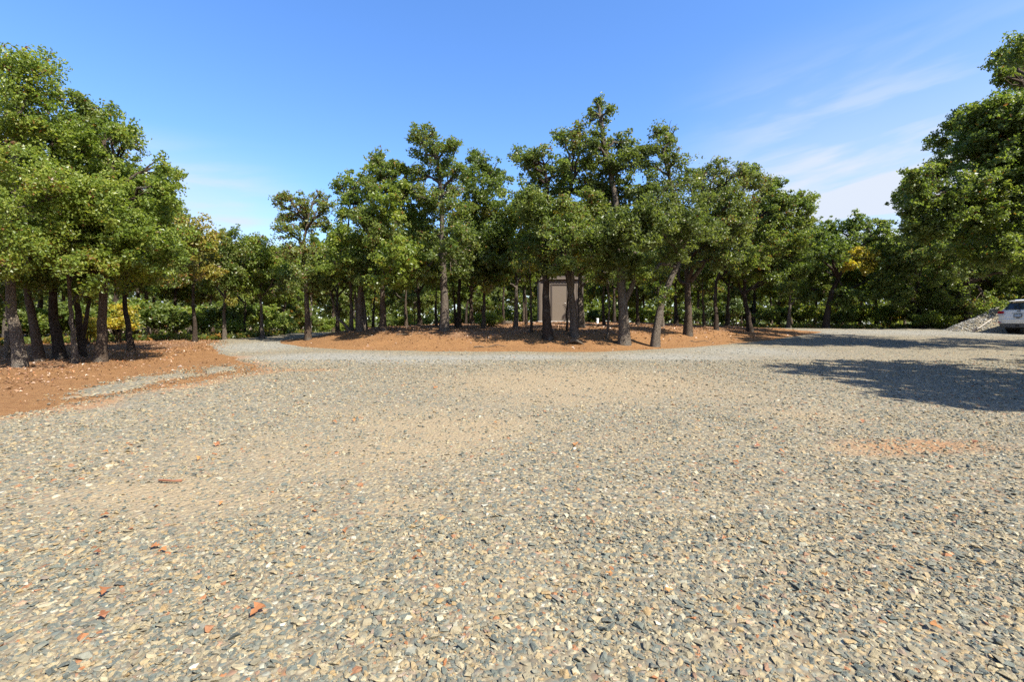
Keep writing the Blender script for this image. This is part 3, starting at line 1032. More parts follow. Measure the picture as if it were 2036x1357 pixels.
px_tree('oak_sapling', 'thin twisted dark stem against the shed door', 18.6,
        [(1127, 662), (1126, 630), (1129, 600), (1132, 570), (1130, 540)], 5, [(1130, 520, 20), (1115, 535, 16)], bark='dark', pal='green', dens=0.7)
px_tree('oak_tree', 'oak with a purplish grey leaning forked trunk right of the shed door', 17.5,
        [(1143, 664), (1140, 620), (1136, 580), (1130, 545), (1117, 510), (1120, 430), (1140, 360)], 17,
        [(1120, 275, 22), (1150, 258, 22), (1145, 290, 28), (1130, 330, 34), (1175, 320, 32), (1150, 370, 38), (1125, 425, 40), (1170, 410, 36), (1150, 470, 44), (1180, 500, 36), (1120, 520, 28)],
        forks=[([(1136, 585, 0), (1140, 560, -.1), (1136, 530, -.2), (1150, 480, -.2)], 10)], bark='grey', pal='green', group='oaks on the dirt island', second=('yellow', [(1130, 440, 14, -1.1), (1155, 465, 12, -1.1), (1150, 512, 10, -1.0), (1105, 430, 10, -1.0)]))
px_tree('oak_tree', 'pale trunked oak beside the right wall of the shed', 20.8,
        [(1155, 652), (1154, 610), (1152, 570), (1160, 500)], 16, [(1165, 520, 34), (1190, 480, 36), (1200, 545, 30), (1150, 540, 26)], bark='grey', pal='green', group='oaks on the dirt island')
px_tree('oak_tree', 'tallest oak of the island with a leafy tuft rising above the skyline', 16.9,
        [(1241, 670), (1240, 640), (1238, 590), (1233, 530), (1232, 450), (1222, 380), (1200, 290), (1193, 235)], 22,
        [(1192, 212, 17), (1178, 222, 9), (1215, 219, 8), (1202, 240, 12), (1195, 262, 13), (1200, 292, 24), (1240, 285, 26), (1170, 290, 24), (1275, 300, 26), (1250, 330, 34), (1205, 335, 30), (1225, 385, 40), (1275, 375, 38), (1190, 400, 38), (1250, 440, 46), (1205, 470, 44), (1285, 465, 42), (1230, 520, 38), (1265, 545, 30)],
        forks=[([(1242, 600, 0), (1256, 575, -.1), (1265, 545, -.2), (1262, 500, -.2)], 12)], bark='grey', pal='dark', group='oaks on the dirt island', deep=0.8)
px_tree('oak_sapling', 'thin pale young oak left of the tallest oak', 17.6,
        [(1207, 668), (1210, 630), (1211, 590), (1209, 550)], 6, [(1205, 560, 18), (1215, 540, 20), (1195, 580, 13)], bark='grey', pal='mixed', dens=0.8)
px_tree('oak_tree', 'oak with a pale trunk leaning right on the front right of the island', 16.9,
        [(1302, 669), (1306, 630), (1318, 590), (1334, 550), (1357, 510), (1350, 430), (1330, 350)], 17,
        [(1305, 262, 22), (1335, 268, 20), (1320, 295, 30), (1290, 330, 32), (1345, 320, 28), (1330, 365, 40), (1375, 355, 30), (1360, 410, 44), (1310, 430, 42), (1345, 470, 42), (1390, 440, 40), (1320, 510, 36), (1280, 560, 24)],
        bark='grey', pal='dark', group='oaks on the dirt island', second=('bright', [(1325, 585, 15, -.6), (1310, 597, 10, -.6), (1280, 545, 22, -.8)]))
px_tree('oak_tree', 'oak with a Y shaped trunk fork on the right part of the island', 19.6,
        [(1368, 655), (1369, 620), (1368, 580), (1366, 540), (1363, 500), (1385, 430)], 17,
        [(1395, 345, 28), (1430, 335, 24), (1445, 365, 34), (1410, 385, 38), (1475, 345, 26), (1500, 365, 28), (1470, 400, 40), (1420, 440, 42), (1460, 460, 42), (1395, 500, 38), (1440, 510, 36)],
        forks=[([(1372, 560, 0), (1385, 545, -.1), (1400, 525, -.3), (1408, 490, -.4)], 10), ([(1366, 565, 0), (1350, 562, .2), (1348, 545, .3), (1356, 520, .4)], 7)], bark='brown', pal='dark', group='oaks on the dirt island')
px_tree('oak_tree', 'spreading oak with far reaching right hand boughs near the right end of the island', 22.5,
        [(1424, 652), (1424, 620), (1420, 580), (1430, 540), (1470, 480)], 9,
        [(1500, 345, 22), (1525, 375, 28), (1540, 405, 30), (1510, 420, 38), (1565, 405, 26), (1590, 398, 22), (1612, 398, 16), (1600, 415, 18), (1555, 445, 36), (1500, 470, 40), (1590, 440, 24), (1540, 490, 38), (1480, 520, 36), (1590, 480, 30)],
        bark='dark', pal='green', group='oaks on the dirt island')
px_tree('oak_tree', 'oak with a dark trunk leaning left at the back right of the island', 24,
        [(1492, 651), (1487, 620), (1479, 590), (1482, 550), (1500, 500)], 12, [(1510, 530, 36), (1545, 540, 36), (1480, 545, 32), (1575, 510, 34), (1540, 580, 26), (1580, 560, 30)],
        forks=[([(1481, 595, 0), (1470, 572, .1), (1466, 545, .2)], 6)], bark='dark', pal='green', group='oaks on the dirt island')
for lab, Yq, tk, wq, bl, bk, pl in (
        ('oak at the back of the island behind the airy left tip oak', 24.5, [(672, 652), (670, 600), (675, 540)], 9, [(640, 520, 34), (680, 480, 42), (710, 530, 40), (660, 570, 40), (700, 590, 34), (620, 570, 30)], 'brown', 'bright'),
        ('oak at the back of the island between the twin pale trunks and the flared trunk', 25, [(835, 650), (832, 600), (828, 540)], 10, [(800, 470, 42), (850, 480, 46), (780, 530, 42), (830, 545, 44), (860, 580, 30), (790, 590, 30)], 'dark', 'green'),
        ('oak at the back of the island behind the double dark trunk', 25.5, [(938, 649), (936, 600), (940, 540)], 10, [(930, 460, 42), (980, 455, 44), (1000, 510, 40), (940, 520, 42), (900, 560, 32), (975, 580, 30)], 'brown', 'green'),
        ('oak rising behind the roof of the shed', 31.5, [(1095, 640), (1095, 580), (1090, 500)], 12, [(1060, 430, 46), (1110, 440, 50), (1150, 450, 44), (1080, 500, 48), (1135, 510, 44), (1040, 500, 40), (1100, 545, 26)], 'brown', 'mixed'),
        ('oak at the back of the island right of the shed', 32.5, [(1222, 650), (1221, 600), (1220, 540)], 9, [(1190, 430, 42), (1240, 450, 46), (1210, 500, 46), (1260, 510, 42), (1190, 545, 32), (1240, 560, 30)], 'dark', 'green'),
        ('oak at the back of the island behind the pale leaning trunk', 26, [(1345, 650), (1342, 600), (1345, 540)], 10, [(1310, 450, 44), (1360, 460, 46), (1400, 450, 42), (1330, 520, 44), (1380, 520, 44), (1350, 570, 32), (1300, 560, 28)], 'dark', 'green'),
        ('oak at the back right of the island behind the Y forked trunk', 27, [(1446, 650), (1448, 600), (1450, 540)], 9, [(1420, 450, 42), (1470, 440, 44), (1510, 470, 40), (1440, 520, 44), (1490, 530, 44), (1420, 570, 30), (1470, 585, 30)], 'brown', 'bright')):
    px_tree('oak_tree', lab, Yq, tk, wq, bl, bark=bk, pal=pl, group='oaks on the dirt island')
for lab, Yq, tk, wq, bl, bk in (
        ('slim oak trunk in shade behind the right of the tallest oak', 22.5, [(1268, 652), (1267, 600), (1265, 540)], 8, [(1270, 520, 34), (1250, 560, 24)], 'dark'),
        ('slim pale oak close behind the pale leaning trunk', 21.5, [(1318, 654), (1316, 610), (1312, 560)], 7, [(1310, 540, 32), (1330, 570, 22)], 'grey'),
        ('slim dark oak right of the Y forked trunk', 24, [(1400, 651), (1398, 610), (1396, 570)], 6, [(1400, 550, 30), (1380, 580, 20)], 'brown'),
        ('slim oak between the tall flared trunk and the dark oak on its left', 21.5, [(808, 655), (806, 610), (808, 560)], 8, [(815, 540, 36), (790, 570, 22)], 'brown'),
        ('thin dark oak with fine stem behind the twin pale trunks', 22, [(742, 655), (743, 610), (748, 560)], 6, [(748, 540, 30), (735, 580, 20)], 'dark'),
        ('thin dark oak stem close to the left of the flared trunk', 23, [(868, 653), (866, 610), (868, 560)], 6, [(868, 550, 26), (850, 580, 20)], 'dark'),
        ('dark oak stem left of the pale clean trunk', 24, [(1001, 650), (1000, 600), (1004, 550)], 7, [(1010, 550, 28), (990, 590, 20)], 'dark'),
        ('dark oak stem directly right of the pale clean trunk', 24, [(1046, 650), (1045, 600), (1042, 550)], 6, [(1045, 545, 26), (1060, 575, 18)], 'dark'),
        ('slender oak right of the shed near the white pipe', 23.5, [(1201, 651), (1199, 600), (1200, 550)], 7, [(1205, 540, 30), (1185, 575, 22)], 'dark')):
    px_tree('oak_tree', lab, Yq, tk, wq, bl, bark=bk, pal='green', group='oaks on the dirt island')

# ------------------------------------------------------------------ right side, beyond and beside the lot
px_tree('oak_tree', 'oak with bare arching boughs beyond the right end of the island', 32,
        [(1642, 656), (1645, 620), (1655, 575), (1680, 530), (1710, 490), (1745, 465)], 12,
        [(1650, 455, 26), (1690, 448, 26), (1625, 470, 26), (1720, 450, 22), (1755, 448, 18), (1735, 470, 24), (1610, 500, 28), (1660, 490, 28), (1630, 540, 34), (1700, 480, 26), (1680, 590, 26)],
        forks=[([(1650, 600, 0), (1690, 575, .2), (1725, 558, .3)], 6)], bark='dark', pal='green', dens=0.85, second=('yellow', [(1705, 505, 24, -1.2), (1735, 515, 22, -1.2), (1690, 530, 18, -1.2), (1725, 535, 16, -1.2)]))
px_tree('oak_tree', 'oak screening the gap between the island and the arching tree', 33,
        [(1568, 655), (1570, 620), (1572, 570)], 9, [(1590, 470, 30), (1610, 450, 26), (1570, 520, 34), (1605, 530, 34), (1560, 570, 30), (1600, 590, 28)], bark='grey', pal='green')
px_tree('oak_tree', 'dense dark oak at the back of the lot left of the gravel heap', 31.5,
        [(1830, 657), (1828, 620), (1825, 560)], 13, [(1790, 490, 42), (1830, 475, 46), (1780, 540, 46), (1830, 545, 54), (1770, 590, 36), (1825, 600, 42), (1870, 570, 44), (1760, 470, 26), (1775, 510, 40)], bark='dark', pal='green', dens=0.8)
px_tree('oak_tree', 'tall dark oak rising directly behind the gravel heap', 30,
        [(1925, 655), (1924, 600), (1920, 540), (1915, 460)], 18, [(1900, 470, 55), (1950, 470, 50), (1880, 540, 50), (1940, 545, 55), (1990, 500, 55), (1900, 600, 42), (1990, 570, 46), (1960, 610, 36), (1850, 500, 40), (2030, 540, 50), (1930, 420, 50)], bark='brown', pal='green', dens=0.8)
px_tree('oak_tree', 'oak behind the parked car cut by the right edge', 30.5,
        [(2050, 655), (2048, 600), (2040, 520)], 16, [(2040, 470, 55), (2090, 520, 60), (2060, 580, 50), (2110, 440, 60), (2020, 600, 34), (2140, 560, 60)], bark='brown', pal='mixed')
px_tree('oak_tree', 'big broad oak overhanging the right edge with its crown against the sky', 17.2,
        [(2095, 700), (2092, 620), (2088, 540), (2080, 440), (2070, 330), (2060, 200)], 30,
        [(2000, 118, 34), (2030, 95, 42), (1985, 150, 16), (2060, 130, 60), (1975, 218, 40), (1925, 240, 34), (1890, 258, 30), (2010, 225, 60), (1870, 285, 24), (1930, 300, 56), (2000, 310, 70), (1870, 330, 44), (1820, 358, 30), (1800, 385, 24), (1850, 395, 46),
         (1920, 390, 66), (1990, 410, 70), (2050, 350, 90), (1860, 440, 50), (1930, 460, 56), (2060, 240, 80), (2100, 180, 100), (2140, 320, 120), (2060, 460, 80), (1995, 500, 50), (1815, 400, 22), (2150, 460, 100), (2170, 230, 100), (1985, 262, 56), (2040, 190, 56), (1955, 255, 44), (2025, 320, 60), (2020, 150, 40)],
        bark='brown', pal='green', deep=0.62, second=('bright', [(1960, 430, 34, -1.5), (2010, 360, 30, -1.8), (1935, 500, 26, -1.2), (2010, 470, 30, -1.5), (1880, 455, 26, -1.2)]))


def world_tree(name, label, x, y, h, rad, w, pal='green', bark='brown', n=12, **kw):
    z = h1(x, y)
    tr = [(x, y, z), (x + rng.normal(0, .15), y + rng.normal(0, .15), z + h * .3), (x + rng.normal(0, .3), y, z + h * .6), (x + rng.normal(0, .3), y, z + h * .85)]
    bl = []
    for i in range(n):
        u = (i + .5) / n
        zz = z + h * (0.36 + 0.56 * u)
        rr = rad * math.sqrt(max(0.05, 1 - (abs(u - 0.38) / 0.7) ** 2)) * (0.45 + 0.35 * rng.random())
        a = i * GOLD
        bl.append(((x + rr * math.cos(a), y + rr * math.sin(a), zz), rad * rng.uniform(0.34, 0.46)))
    return build_tree(name, label, tr, w, bl, pal, bark, **kw)


# oaks that stand just outside the frame to the right and throw the shade across the gravel
world_tree('oak_tree', 'oak beside the lot throwing the near patch of shade on the gravel', 14.0, 5.1, 9.4, 4.3, 0.42, 'green', n=18, dens=0.30, leaf=0.15, per=26, group='oaks along the right side of the lot')
world_tree('oak_tree', 'oak beside the lot shading the right end of the near dark patch', 20.3, 7.2, 9.0, 3.4, 0.42, 'green', n=12, dens=0.34, leaf=0.15, per=26, group='oaks along the right side of the lot')
world_tree('oak_tree', 'oak beside the lot throwing the farther band of shade on the gravel', 24.2, 14.4, 9.0, 3.4, 0.40, 'dark', n=12, dens=0.34, leaf=0.15, per=26, group='oaks along the right side of the lot')

# ------------------------------------------------------------------ the woods behind: a few oaks, copied
protos = []
pal_bk = [('green', 'brown'), ('green', 'dark'), ('bright', 'grey'), ('bright', 'dark'), ('mixed', 'brown'), ('green', 'grey')]


def copy_tree(src, loc, rz, s, label, group):
    r = src.copy()
    COL.objects.link(r)
    r.location, r.rotation_euler, r.scale = loc, (0, 0, rz), (s, s, s)
    r['label'] = label
    if group:
        r['group'] = group
    for ch in src.children:
        c = ch.copy()
        COL.objects.link(c)
        c.parent = r
    return r


bk_spots = []
zones = [(-260, 130, 17.5, 34, 12, 'behind the left bank trunks'), (130, 420, 21.5, 36, 10, 'behind the orange tree'), (420, 640, 26, 40, 8, 'beyond the drive crest'),
         (640, 900, 36, 56, 9, 'beyond the left half of the island'), (900, 1200, 36, 58, 8, 'beyond the shed'), (1200, 1480, 37, 56, 8, 'beyond the right half of the island'),
         (1480, 1760, 34, 48, 9, 'right of the island'), (1740, 2060, 33, 46, 8, 'behind the gravel heap'), (2060, 2500, 33, 46, 5, 'behind the parked car')]
for x0, x1, y0, y1, n, where in zones:
    for i in range(n):
        px = x0 + (x1 - x0) * (i + rng.uniform(0.1, 0.9)) / n
        yq = y0 + (y1 - y0) * ((i * 0.618 + rng.uniform(0, .25)) % 1)
        bk_spots.append((px, yq, where))
names = ['oak %s', 'dark barked oak %s', 'bright green oak with grey bark %s', 'bright leafy oak %s', 'yellowing oak %s', 'pale trunked oak %s']
for i, (px, yq, where) in enumerate(bk_spots):
    x = (px - CX) / F * yq
    v = i % 6
    lab, grp = names[v] % where, 'oaks ' + where
    if len(protos) <= v:
        t = world_tree('oak_tree', lab, x, yq, 7.6, 2.3, 0.26, pal_bk[v][0], pal_bk[v][1], n=13, group=grp, leaf=0.125, per=34, dens=0.9)
        protos.append(t)
    else:
        top = np.interp(px, [-300, 250, 330, 400, 480, 600, 640, 800, 1000, 1400, 1560, 1650, 1780, 1900, 2300], [300, 330, 430, 480, 485, 490, 440, 410, 400, 410, 460, 475, 475, 440, 400])
        s = min(rng.uniform(0.85, 1.2), ((HY - top) / F * yq - h1(x, yq)) / 7.6)
        copy_tree(protos[v], (x, yq, h1(x, yq)), rng.uniform(0, 6.28), s, lab, grp)

# ------------------------------------------------------------------ shrubs and undergrowth
def build_shrub(name, label, x, y, h, rad, pal, cat='shrub', group=None, leaf=0.10, n=7, dens=0.9):
    z = h1(x, y)
    t = thing(name, label, cat, (x, y, z), 0, group)
    g = Geo()
    bl = []
    for i in range(n):
        a = i * GOLD
        rr = rad * math.sqrt((i + .3) / n) * 0.7
        top = np.array((rr * math.cos(a), rr * math.sin(a), h * rng.uniform(0.4, 0.8)))
        bl.append((top, rad * 0.42))
        g.tube(curve3(np.array((0.06 * math.cos(a), 0.06 * math.sin(a), -0.05)), top, rng.normal(0, .05, 3), 5), np.linspace(0.018, 0.006, 5), 5)
    C, N_, S, T, _ = crown_leaves(bl, 30, leaf, dens, crad=0.26)
    k = C[:, 2] > 0.02
    mesh_obj('stem', g.mesh('stem', M_BARK['brown'], True), t)
    mesh_obj('foliage', leaves_mesh('foliage', C[k], N_[k], S[k], T[k], M_LEAF[pal]), t)
    return t


def shrub_px(name, label, px, Y, h, rad, pal, **kw):
    return build_shrub(name, label, (px - CX) / F * Y, Y, h, rad, pal, **kw)


shrub_px('sumac_shrub', 'bright yellow shrub at the back of the left dirt bank', 236, 18.3, 1.6, 0.72, 'yellow', dens=1.2)
shrub_px('sumac_shrub', 'small yellow orange shrub between the left bank trunks', 176, 17.2, 1.1, 0.34, 'yellow')
shrub_px('cedar_shrub', 'bright green cedar bush right of the island by the leaning dark trunk', 1462, 29, 2.2, 0.8, 'cedar', leaf=0.13, n=9)
shrub_px('cedar_shrub', 'smaller green cedar bush left of the bright cedar', 1400, 31, 1.7, 0.8, 'cedar', leaf=0.13)
shrub_px('oak_shrub', 'low green bush at the foot of the trees left of the gravel heap', 1838, 30.5, 1.0, 0.9, 'bright')
shrub_px('oak_shrub', 'low green bush touching the left foot of the gravel heap', 1880, 30.0, 0.9, 0.7, 'bright')
shrub_px('dry_shrub', 'brown dry leaved brush directly behind the gravel heap', 1965, 30.2, 2.3, 0.8, 'dry')
shrub_px('dry_shrub', 'brown dry leaved brush behind the rear of the car', 2000, 29.6, 2.0, 0.8, 'dry')
shrub_px('oak_shrub', 'low green sprouts on the island left of the pale clean trunk', 975, 22.5, 0.55, 0.6, 'bright')
shrub_px('oak_shrub', 'low weedy bush at the crest of the left drive', 462, 22.5, 0.8, 0.7, 'bright')
shrub_px('oak_shrub', 'low weedy bush left of the crooked branch', 560, 24, 0.9, 0.8, 'bright')
sh = []
for i, (px, Y, pal) in enumerate([(x, y, p) for x, y, p in zip(np.linspace(-150, 2250, 64), np.tile([0, 1.6, 0.7, 2.6], 16), ['green', 'bright', 'bright', 'mixed'] * 16)]):
    Yb = float(np.interp(px, [-150, 130, 400, 560, 640, 900, 1200, 1560, 1900, 2250], [16.5, 19, 22.5, 26, 37.5, 38.5, 38.5, 34, 32.5, 33]))
    Yq = Yb + Y
    x = (px - CX) / F * Yq
    where = ('behind the left bank trunks' if px < 330 else 'beyond the left drive' if px < 640 else 'beyond the island' if px < 1500 else 'along the back right edge of the lot')
    lab = {'green': 'green', 'bright': 'bright green', 'mixed': 'yellowing'}[pal] + ' undergrowth bush ' + where
    grp = 'undergrowth bushes ' + where
    if i < 4:
        sh.append(build_shrub('undergrowth_bush', lab, x, Yq, 1.7, 1.1, pal, cat='bush', group=grp, leaf=0.14, n=9))
    else:
        copy_tree(sh[i % 4], (x, Yq, h1(x, Yq)), rng.uniform(0, 6.28), rng.uniform(0.7, 1.15), lab, grp)

# dead leaves on the dirt, one loose layer
n = 34000
lx, ly = rng.uniform(-11, 18, n), rng.uniform(15, 31, n)
d = poly_sd(lx, ly, ISLAND)
k = (d > 0.15) & (rng.random(n) < 0.10 + 0.9 * sstep(0.8, 2.6, d) * (0.65 + 0.45 * wob(lx, ly, 1.3, 2)))
bx, by = rng.uniform(-24, -5.0, n), rng.uniform(4, 21, n)
d2 = poly_sd(bx, by, DIRT_BANK)
k2 = (d2 > 0.1) & (rng.random(n) < 0.07 + 0.75 * sstep(-8.5, -10.5, bx + 0.2 * (by - 12)))
lx, ly = np.concatenate([lx[k], bx[k2]]), np.concatenate([ly[k], by[k2]])
C = np.stack([lx, ly, H(lx, ly) + 0.02], -1)
m = len(C)
lit = mesh_obj('leaf_litter', leaves_mesh('leaf_litter', C, rng.normal(0, .45, (m, 3)) + np.array((0, 0, 1)), np.where(lx < -5.6, 0.055, 0.075) * np.exp(rng.normal(0, .25, m)), rng.random(m) ** 0.9, M_LEAF['litter']))
tag(lit, 'brown dead oak leaves scattered over the orange dirt', 'leaf litter', kind='stuff')
# grass and weeds at the foot of the woods
n = 16000
gx = rng.uniform(-30, 50, n)
pxg = rng.uniform(-150, 2250, n)
Yb = np.interp(pxg, [-150, 130, 400, 480, 560, 640, 900, 1200, 1560, 1700, 1900, 2250], [15.5, 18, 20.4, 21.3, 23.5, 37, 37.5, 37.5, 33, 31.6, 31.6, 32]) + rng.exponential(1.2, n)
gx = (pxg - CX) / F * Yb
C = np.stack([gx, Yb, H(gx, Yb) + rng.uniform(0.0, 0.22, n)], -1)
Nn = rng.normal(size=(n, 3)) + np.array((0, -.4, .2))
ug = mesh_obj('weeds', leaves_mesh('weeds', C, Nn, 0.16 * np.exp(rng.normal(0, .3, n)), rng.random(n), M_LEAF['mixed'], 0.4))
tag(ug, 'low weeds and dry grass along the foot of the woods', 'weeds', kind='stuff')

# the far wooded slope, one mass
n = 84000
pxg = rng.uniform(-500, 2600, n)
Yb = rng.uniform(58, 80, n)
gx = (pxg - CX) / F * Yb
top = 7.5 + 2.0 * wob(gx, Yb, 9.0, 1) + 1.4 * wob(gx, Yb, 3.0, 2)
C = np.stack([gx, Yb, H(gx, Yb) + top * rng.random(n) ** 0.8 * 1.35], -1)
fw = mesh_obj('far_woods', leaves_mesh('far_woods', C, rng.normal(size=(n, 3)) + np.array((0, -.3, .5)), 0.55 * np.exp(rng.normal(0, .3, n)), rng.beta(2, 2.5, n) * 0.8, M_LEAF['dark'], 0.8))
tag(fw, 'far wooded slope seen between the trunks', 'woods', kind='stuff')

# ------------------------------------------------------------------ shed
M_TAN = simple_mat('tan_painted_steel', (0.125, 0.100, 0.076), 0.5, 0, 0.4, 0.06, 14)
M_TAN_DOOR = simple_mat('tan_door_paint', (0.140, 0.112, 0.084), 0.5, 0, 0.4, 0.05, 9)
M_TRIM = simple_mat('dark_bronze_trim', (0.07, 0.055, 0.045), 0.5, 0, 0.4, 0.1, 14)
M_STEEL = simple_mat('brushed_steel', (0.55, 0.55, 0.54), 0.35, 1.0, 0.5, 0.08, 60)
YS = 27.6
xs0, xs1 = (1073 - CX) / F * YS, (1158 - CX) / F * YS
zs = h1((xs0 + xs1) / 2, YS + 0.6) - 0.02
HS, DP = 2.5, 2.6
W = xs1 - xs0
shed = thing('shed', 'small tan ribbed metal shed with a plain door among the island oaks', 'shed', ((xs0 + xs1) / 2, YS, zs))
box_obj('slab', (0, DP / 2, 0.03), (W + 0.2, DP + 0.2, 0.14), simple_mat('concrete', (0.36, 0.34, 0.31), 0.9, 0, 0.2, 0.12, 8), shed)
dx0, dx1 = (1098 - CX) / F * YS - (xs0 + xs1) / 2, (1127.5 - CX) / F * YS - (xs0 + xs1) / 2


def rib_panel(x0, x1, z0, z1, name='wall_panel', step=0.23):
    """a sheet of ribbed steel: flat pan with raised trapezoid ribs"""
    g = Geo()
    prof, x = [], x0
    while x < x1 - 1e-4:
        for dxx, yy in ((0, 0), (0.015, -0.022), (0.045, -0.022), (0.06, 0)):
            if x + dxx < x1:
                prof.append((x + dxx, yy))
        x += step
    prof.append((x1, 0))
    for (a, ya), (b, yb) in zip(prof[:-1], prof[1:]):
        g.quad((a, ya, z0), (b, yb, z0), (b, yb, z1), (a, ya, z1))
    return mesh_obj(name, g.mesh(name, M_TAN), shed)


zd = 2.06
rib_panel(-W / 2, dx0 - 0.06, 0.10, HS)
rib_panel(dx1 + 0.06, W / 2, 0.10, HS)
rib_panel(dx0 - 0.06, dx1 + 0.06, zd + 0.16, HS, 'header_panel', 0.17)
for nm, sx_ in (('side_wall', -1), ('side_wall', 1)):
    o = box_obj(nm, (sx_ * (W / 2 - 0.02), DP / 2 + 0.02, HS / 2 + 0.05), (0.04, DP - 0.05, HS - 0.1), M_TAN, shed)
box_obj('rear_wall', (0, DP - 0.02, HS / 2 + 0.05), (W - 0.1, 0.04, HS - 0.12), M_TAN, shed)
dr = box_obj('door', ((dx0 + dx1) / 2, 0.015, 0.10 + (zd) / 2), (dx1 - dx0, 0.045, zd), M_TAN_DOOR, shed, 0.006)
hn = Geo().tube([(0, 0, 0), (0, -0.06, 0), (-0.09, -0.065, 0)], [0.014, 0.012, 0.010], 8)
mesh_obj('handle', hn.mesh('handle', M_STEEL, True), dr, ((dx1 - dx0) / 2 - 0.09, -0.025, -0.02))
fr = Geo()
for xx in (dx0 - 0.03, dx1 + 0.03):
    fr.box((xx, -0.002, 0.10 + zd / 2), (0.055, 0.07, zd))
fr.box(((dx0 + dx1) / 2, -0.004, zd + 0.13), (dx1 - dx0 + 0.12, 0.085, 0.06))
mesh_obj('door_frame', fr.mesh('door_frame', M_TRIM), shed)
for xx in (-W / 2, W / 2):
    box_obj('corner_trim', (xx, -0.012, HS / 2 + 0.05), (0.10, 0.055, HS - 0.1), M_TRIM, shed)
box_obj('roof', (0, DP / 2, HS + 0.05), (W + 0.24, DP + 0.3, 0.07), M_TRIM, shed, 0.01, (R(-3), 0, 0))
box_obj('eave_trim', (0, -0.13, HS + 0.03), (W + 0.2, 0.03, 0.12), M_TAN, shed)

# ------------------------------------------------------------------ gravel heap
hx, hy = (1998 - CX) / F * 27.6, 27.6
hz = h1(hx, hy)
gx_ = np.arange(-4.2, 4.3, 0.08)
XX, YY = np.meshgrid(gx_, gx_ * 0.62)
rr = np.hypot(XX / 3.2, YY / 1.9)
zz = 1.32 * np.clip(1 - rr ** 1.25, -0.2, 1) + 0.22 * np.clip(1 - np.hypot((XX + 0.6) / 1.0, (YY + .2) / 0.9), 0, 1) + 0.05 * wob(XX, YY, 0.7, 3) + 0.02 * wob(XX, YY, 0.16, 2)
M_HEAP = gravel_mat('heap_gravel')
heap = thing('gravel_heap', 'pointed heap of grey gravel beside the parked car', 'gravel heap', (hx, hy, hz))
hm = grid_mesh('heap_surface', gx_, gx_ * 0.62, zz - 0.02, M_HEAP, rr < 1.12, {'dust': 0.25 * np.exp(-rr * 2), 'red': 0 * rr})
mesh_obj('heap_surface', hm, heap)
n = 5200
ux, uy = rng.uniform(-3.7, 3.7, n), rng.uniform(-2.1, 1.6, n)
r2 = np.hypot(ux / 3.2, uy / 1.9)
k = r2 < 1.06
ux, uy, r2 = ux[k], uy[k], r2[k]
uz = 1.32 * np.clip(1 - r2 ** 1.25, -0.2, 1) + 0.22 * np.clip(1 - np.hypot((ux + 0.6) / 1.0, (uy + .2) / 0.9), 0, 1) + 0.05 * wob(ux, uy, 0.7, 3) + 0.02 * wob(ux, uy, 0.16, 2)
Vt, Ft, ofs = [], [], 0
base = [(np.array([v.co for v in s.vertices]), np.array([p.vertices for p in s.polygons])) for s in STONES[:4]]
for i in range(len(ux)):
    bv, bf = base[i % 4]
    a = rng.uniform(0, 6.28)
    s = 0.075 * math.exp(rng.normal(0, .35))
    M3 = np.array(Matrix.Rotation(a, 3, 'Z') @ Matrix.Rotation(rng.normal(0, .5), 3, 'X'))
    Vt.append(bv @ M3.T * s + (ux[i], uy[i], uz[i]))
    Ft.append(bf + ofs)
    ofs += len(bv)
M_HS = simple_mat('heap_stone', (0.38, 0.37, 0.335), 0.9, 0, 0.2, 0.7, 3.5)
hs = mesh_obj('heap_stones', np_mesh('heap_stones', np.concatenate(Vt), [np.concatenate(Ft)], M_HS), heap)
hs['kind'] = 'stuff'
# the pole on its slope
pa, pb = np.array((1939, 658)), np.array((1971, 632))
A = np.array(((pa[0] - CX) / F * 26.3, 26.3, 0))
B_ = np.array(((pb[0] - CX) / F * 26.8, 26.8, 0))


def heap_z(x, y):
    u, v = x - hx, y - hy
    r = math.hypot(u / 3.2, v / 1.9)
    return hz + 1.32 * max(1 - r ** 1.25, -0.2) + 0.22 * max(0, 1 - math.hypot((u + 0.6) / 1.0, (v + .2) / 0.9))


A[2], B_[2] = max(heap_z(A[0], A[1]), h1(A[0], A[1])) + 0.10, heap_z(B_[0], B_[1]) + 0.12
pole = thing('long_tool', 'pale handled tool with a dark end lying on the slope of the gravel heap', 'tool', tuple(A))
g = Geo().tube([(B_ - A) * t for t in np.linspace(0.12, 1, 8)], np.full(8, 0.022), 8)
mesh_obj('handle', g.mesh('handle', simple_mat('pale_wood', (0.40, 0.36, 0.30), 0.6, 0, 0.3, 0.15, 20), True), pole)
g = Geo()
dv = (B_ - A) / np.linalg.norm(B_ - A)
sd_ = np.cross(dv, (0, 0, 1))
sd_ /= np.linalg.norm(sd_)
up = np.cross(sd_, dv)
row = []
for t, w in ((0.30, 0.03), (0.22, 0.11), (0.05, 0.125), (-0.10, 0.10), (-0.16, 0.03)):
    row.append([dv * t + sd_ * w + up * 0.02, dv * t - up * 0.01, dv * t - sd_ * w + up * 0.02])
for r0, r1 in zip(row[:-1], row[1:]):
    for q in (0, 1):
        g.quad(r0[q], r1[q], r1[q + 1], r0[q + 1])
bl_me = g.mesh('blade', simple_mat('rusty_steel', (0.06, 0.05, 0.045), 0.6, 0.6, 0.5, 0.3, 20))
bo = mesh_obj('blade', bl_me, pole)
bo.modifiers.new('thick', 'SOLIDIFY').thickness = 0.006

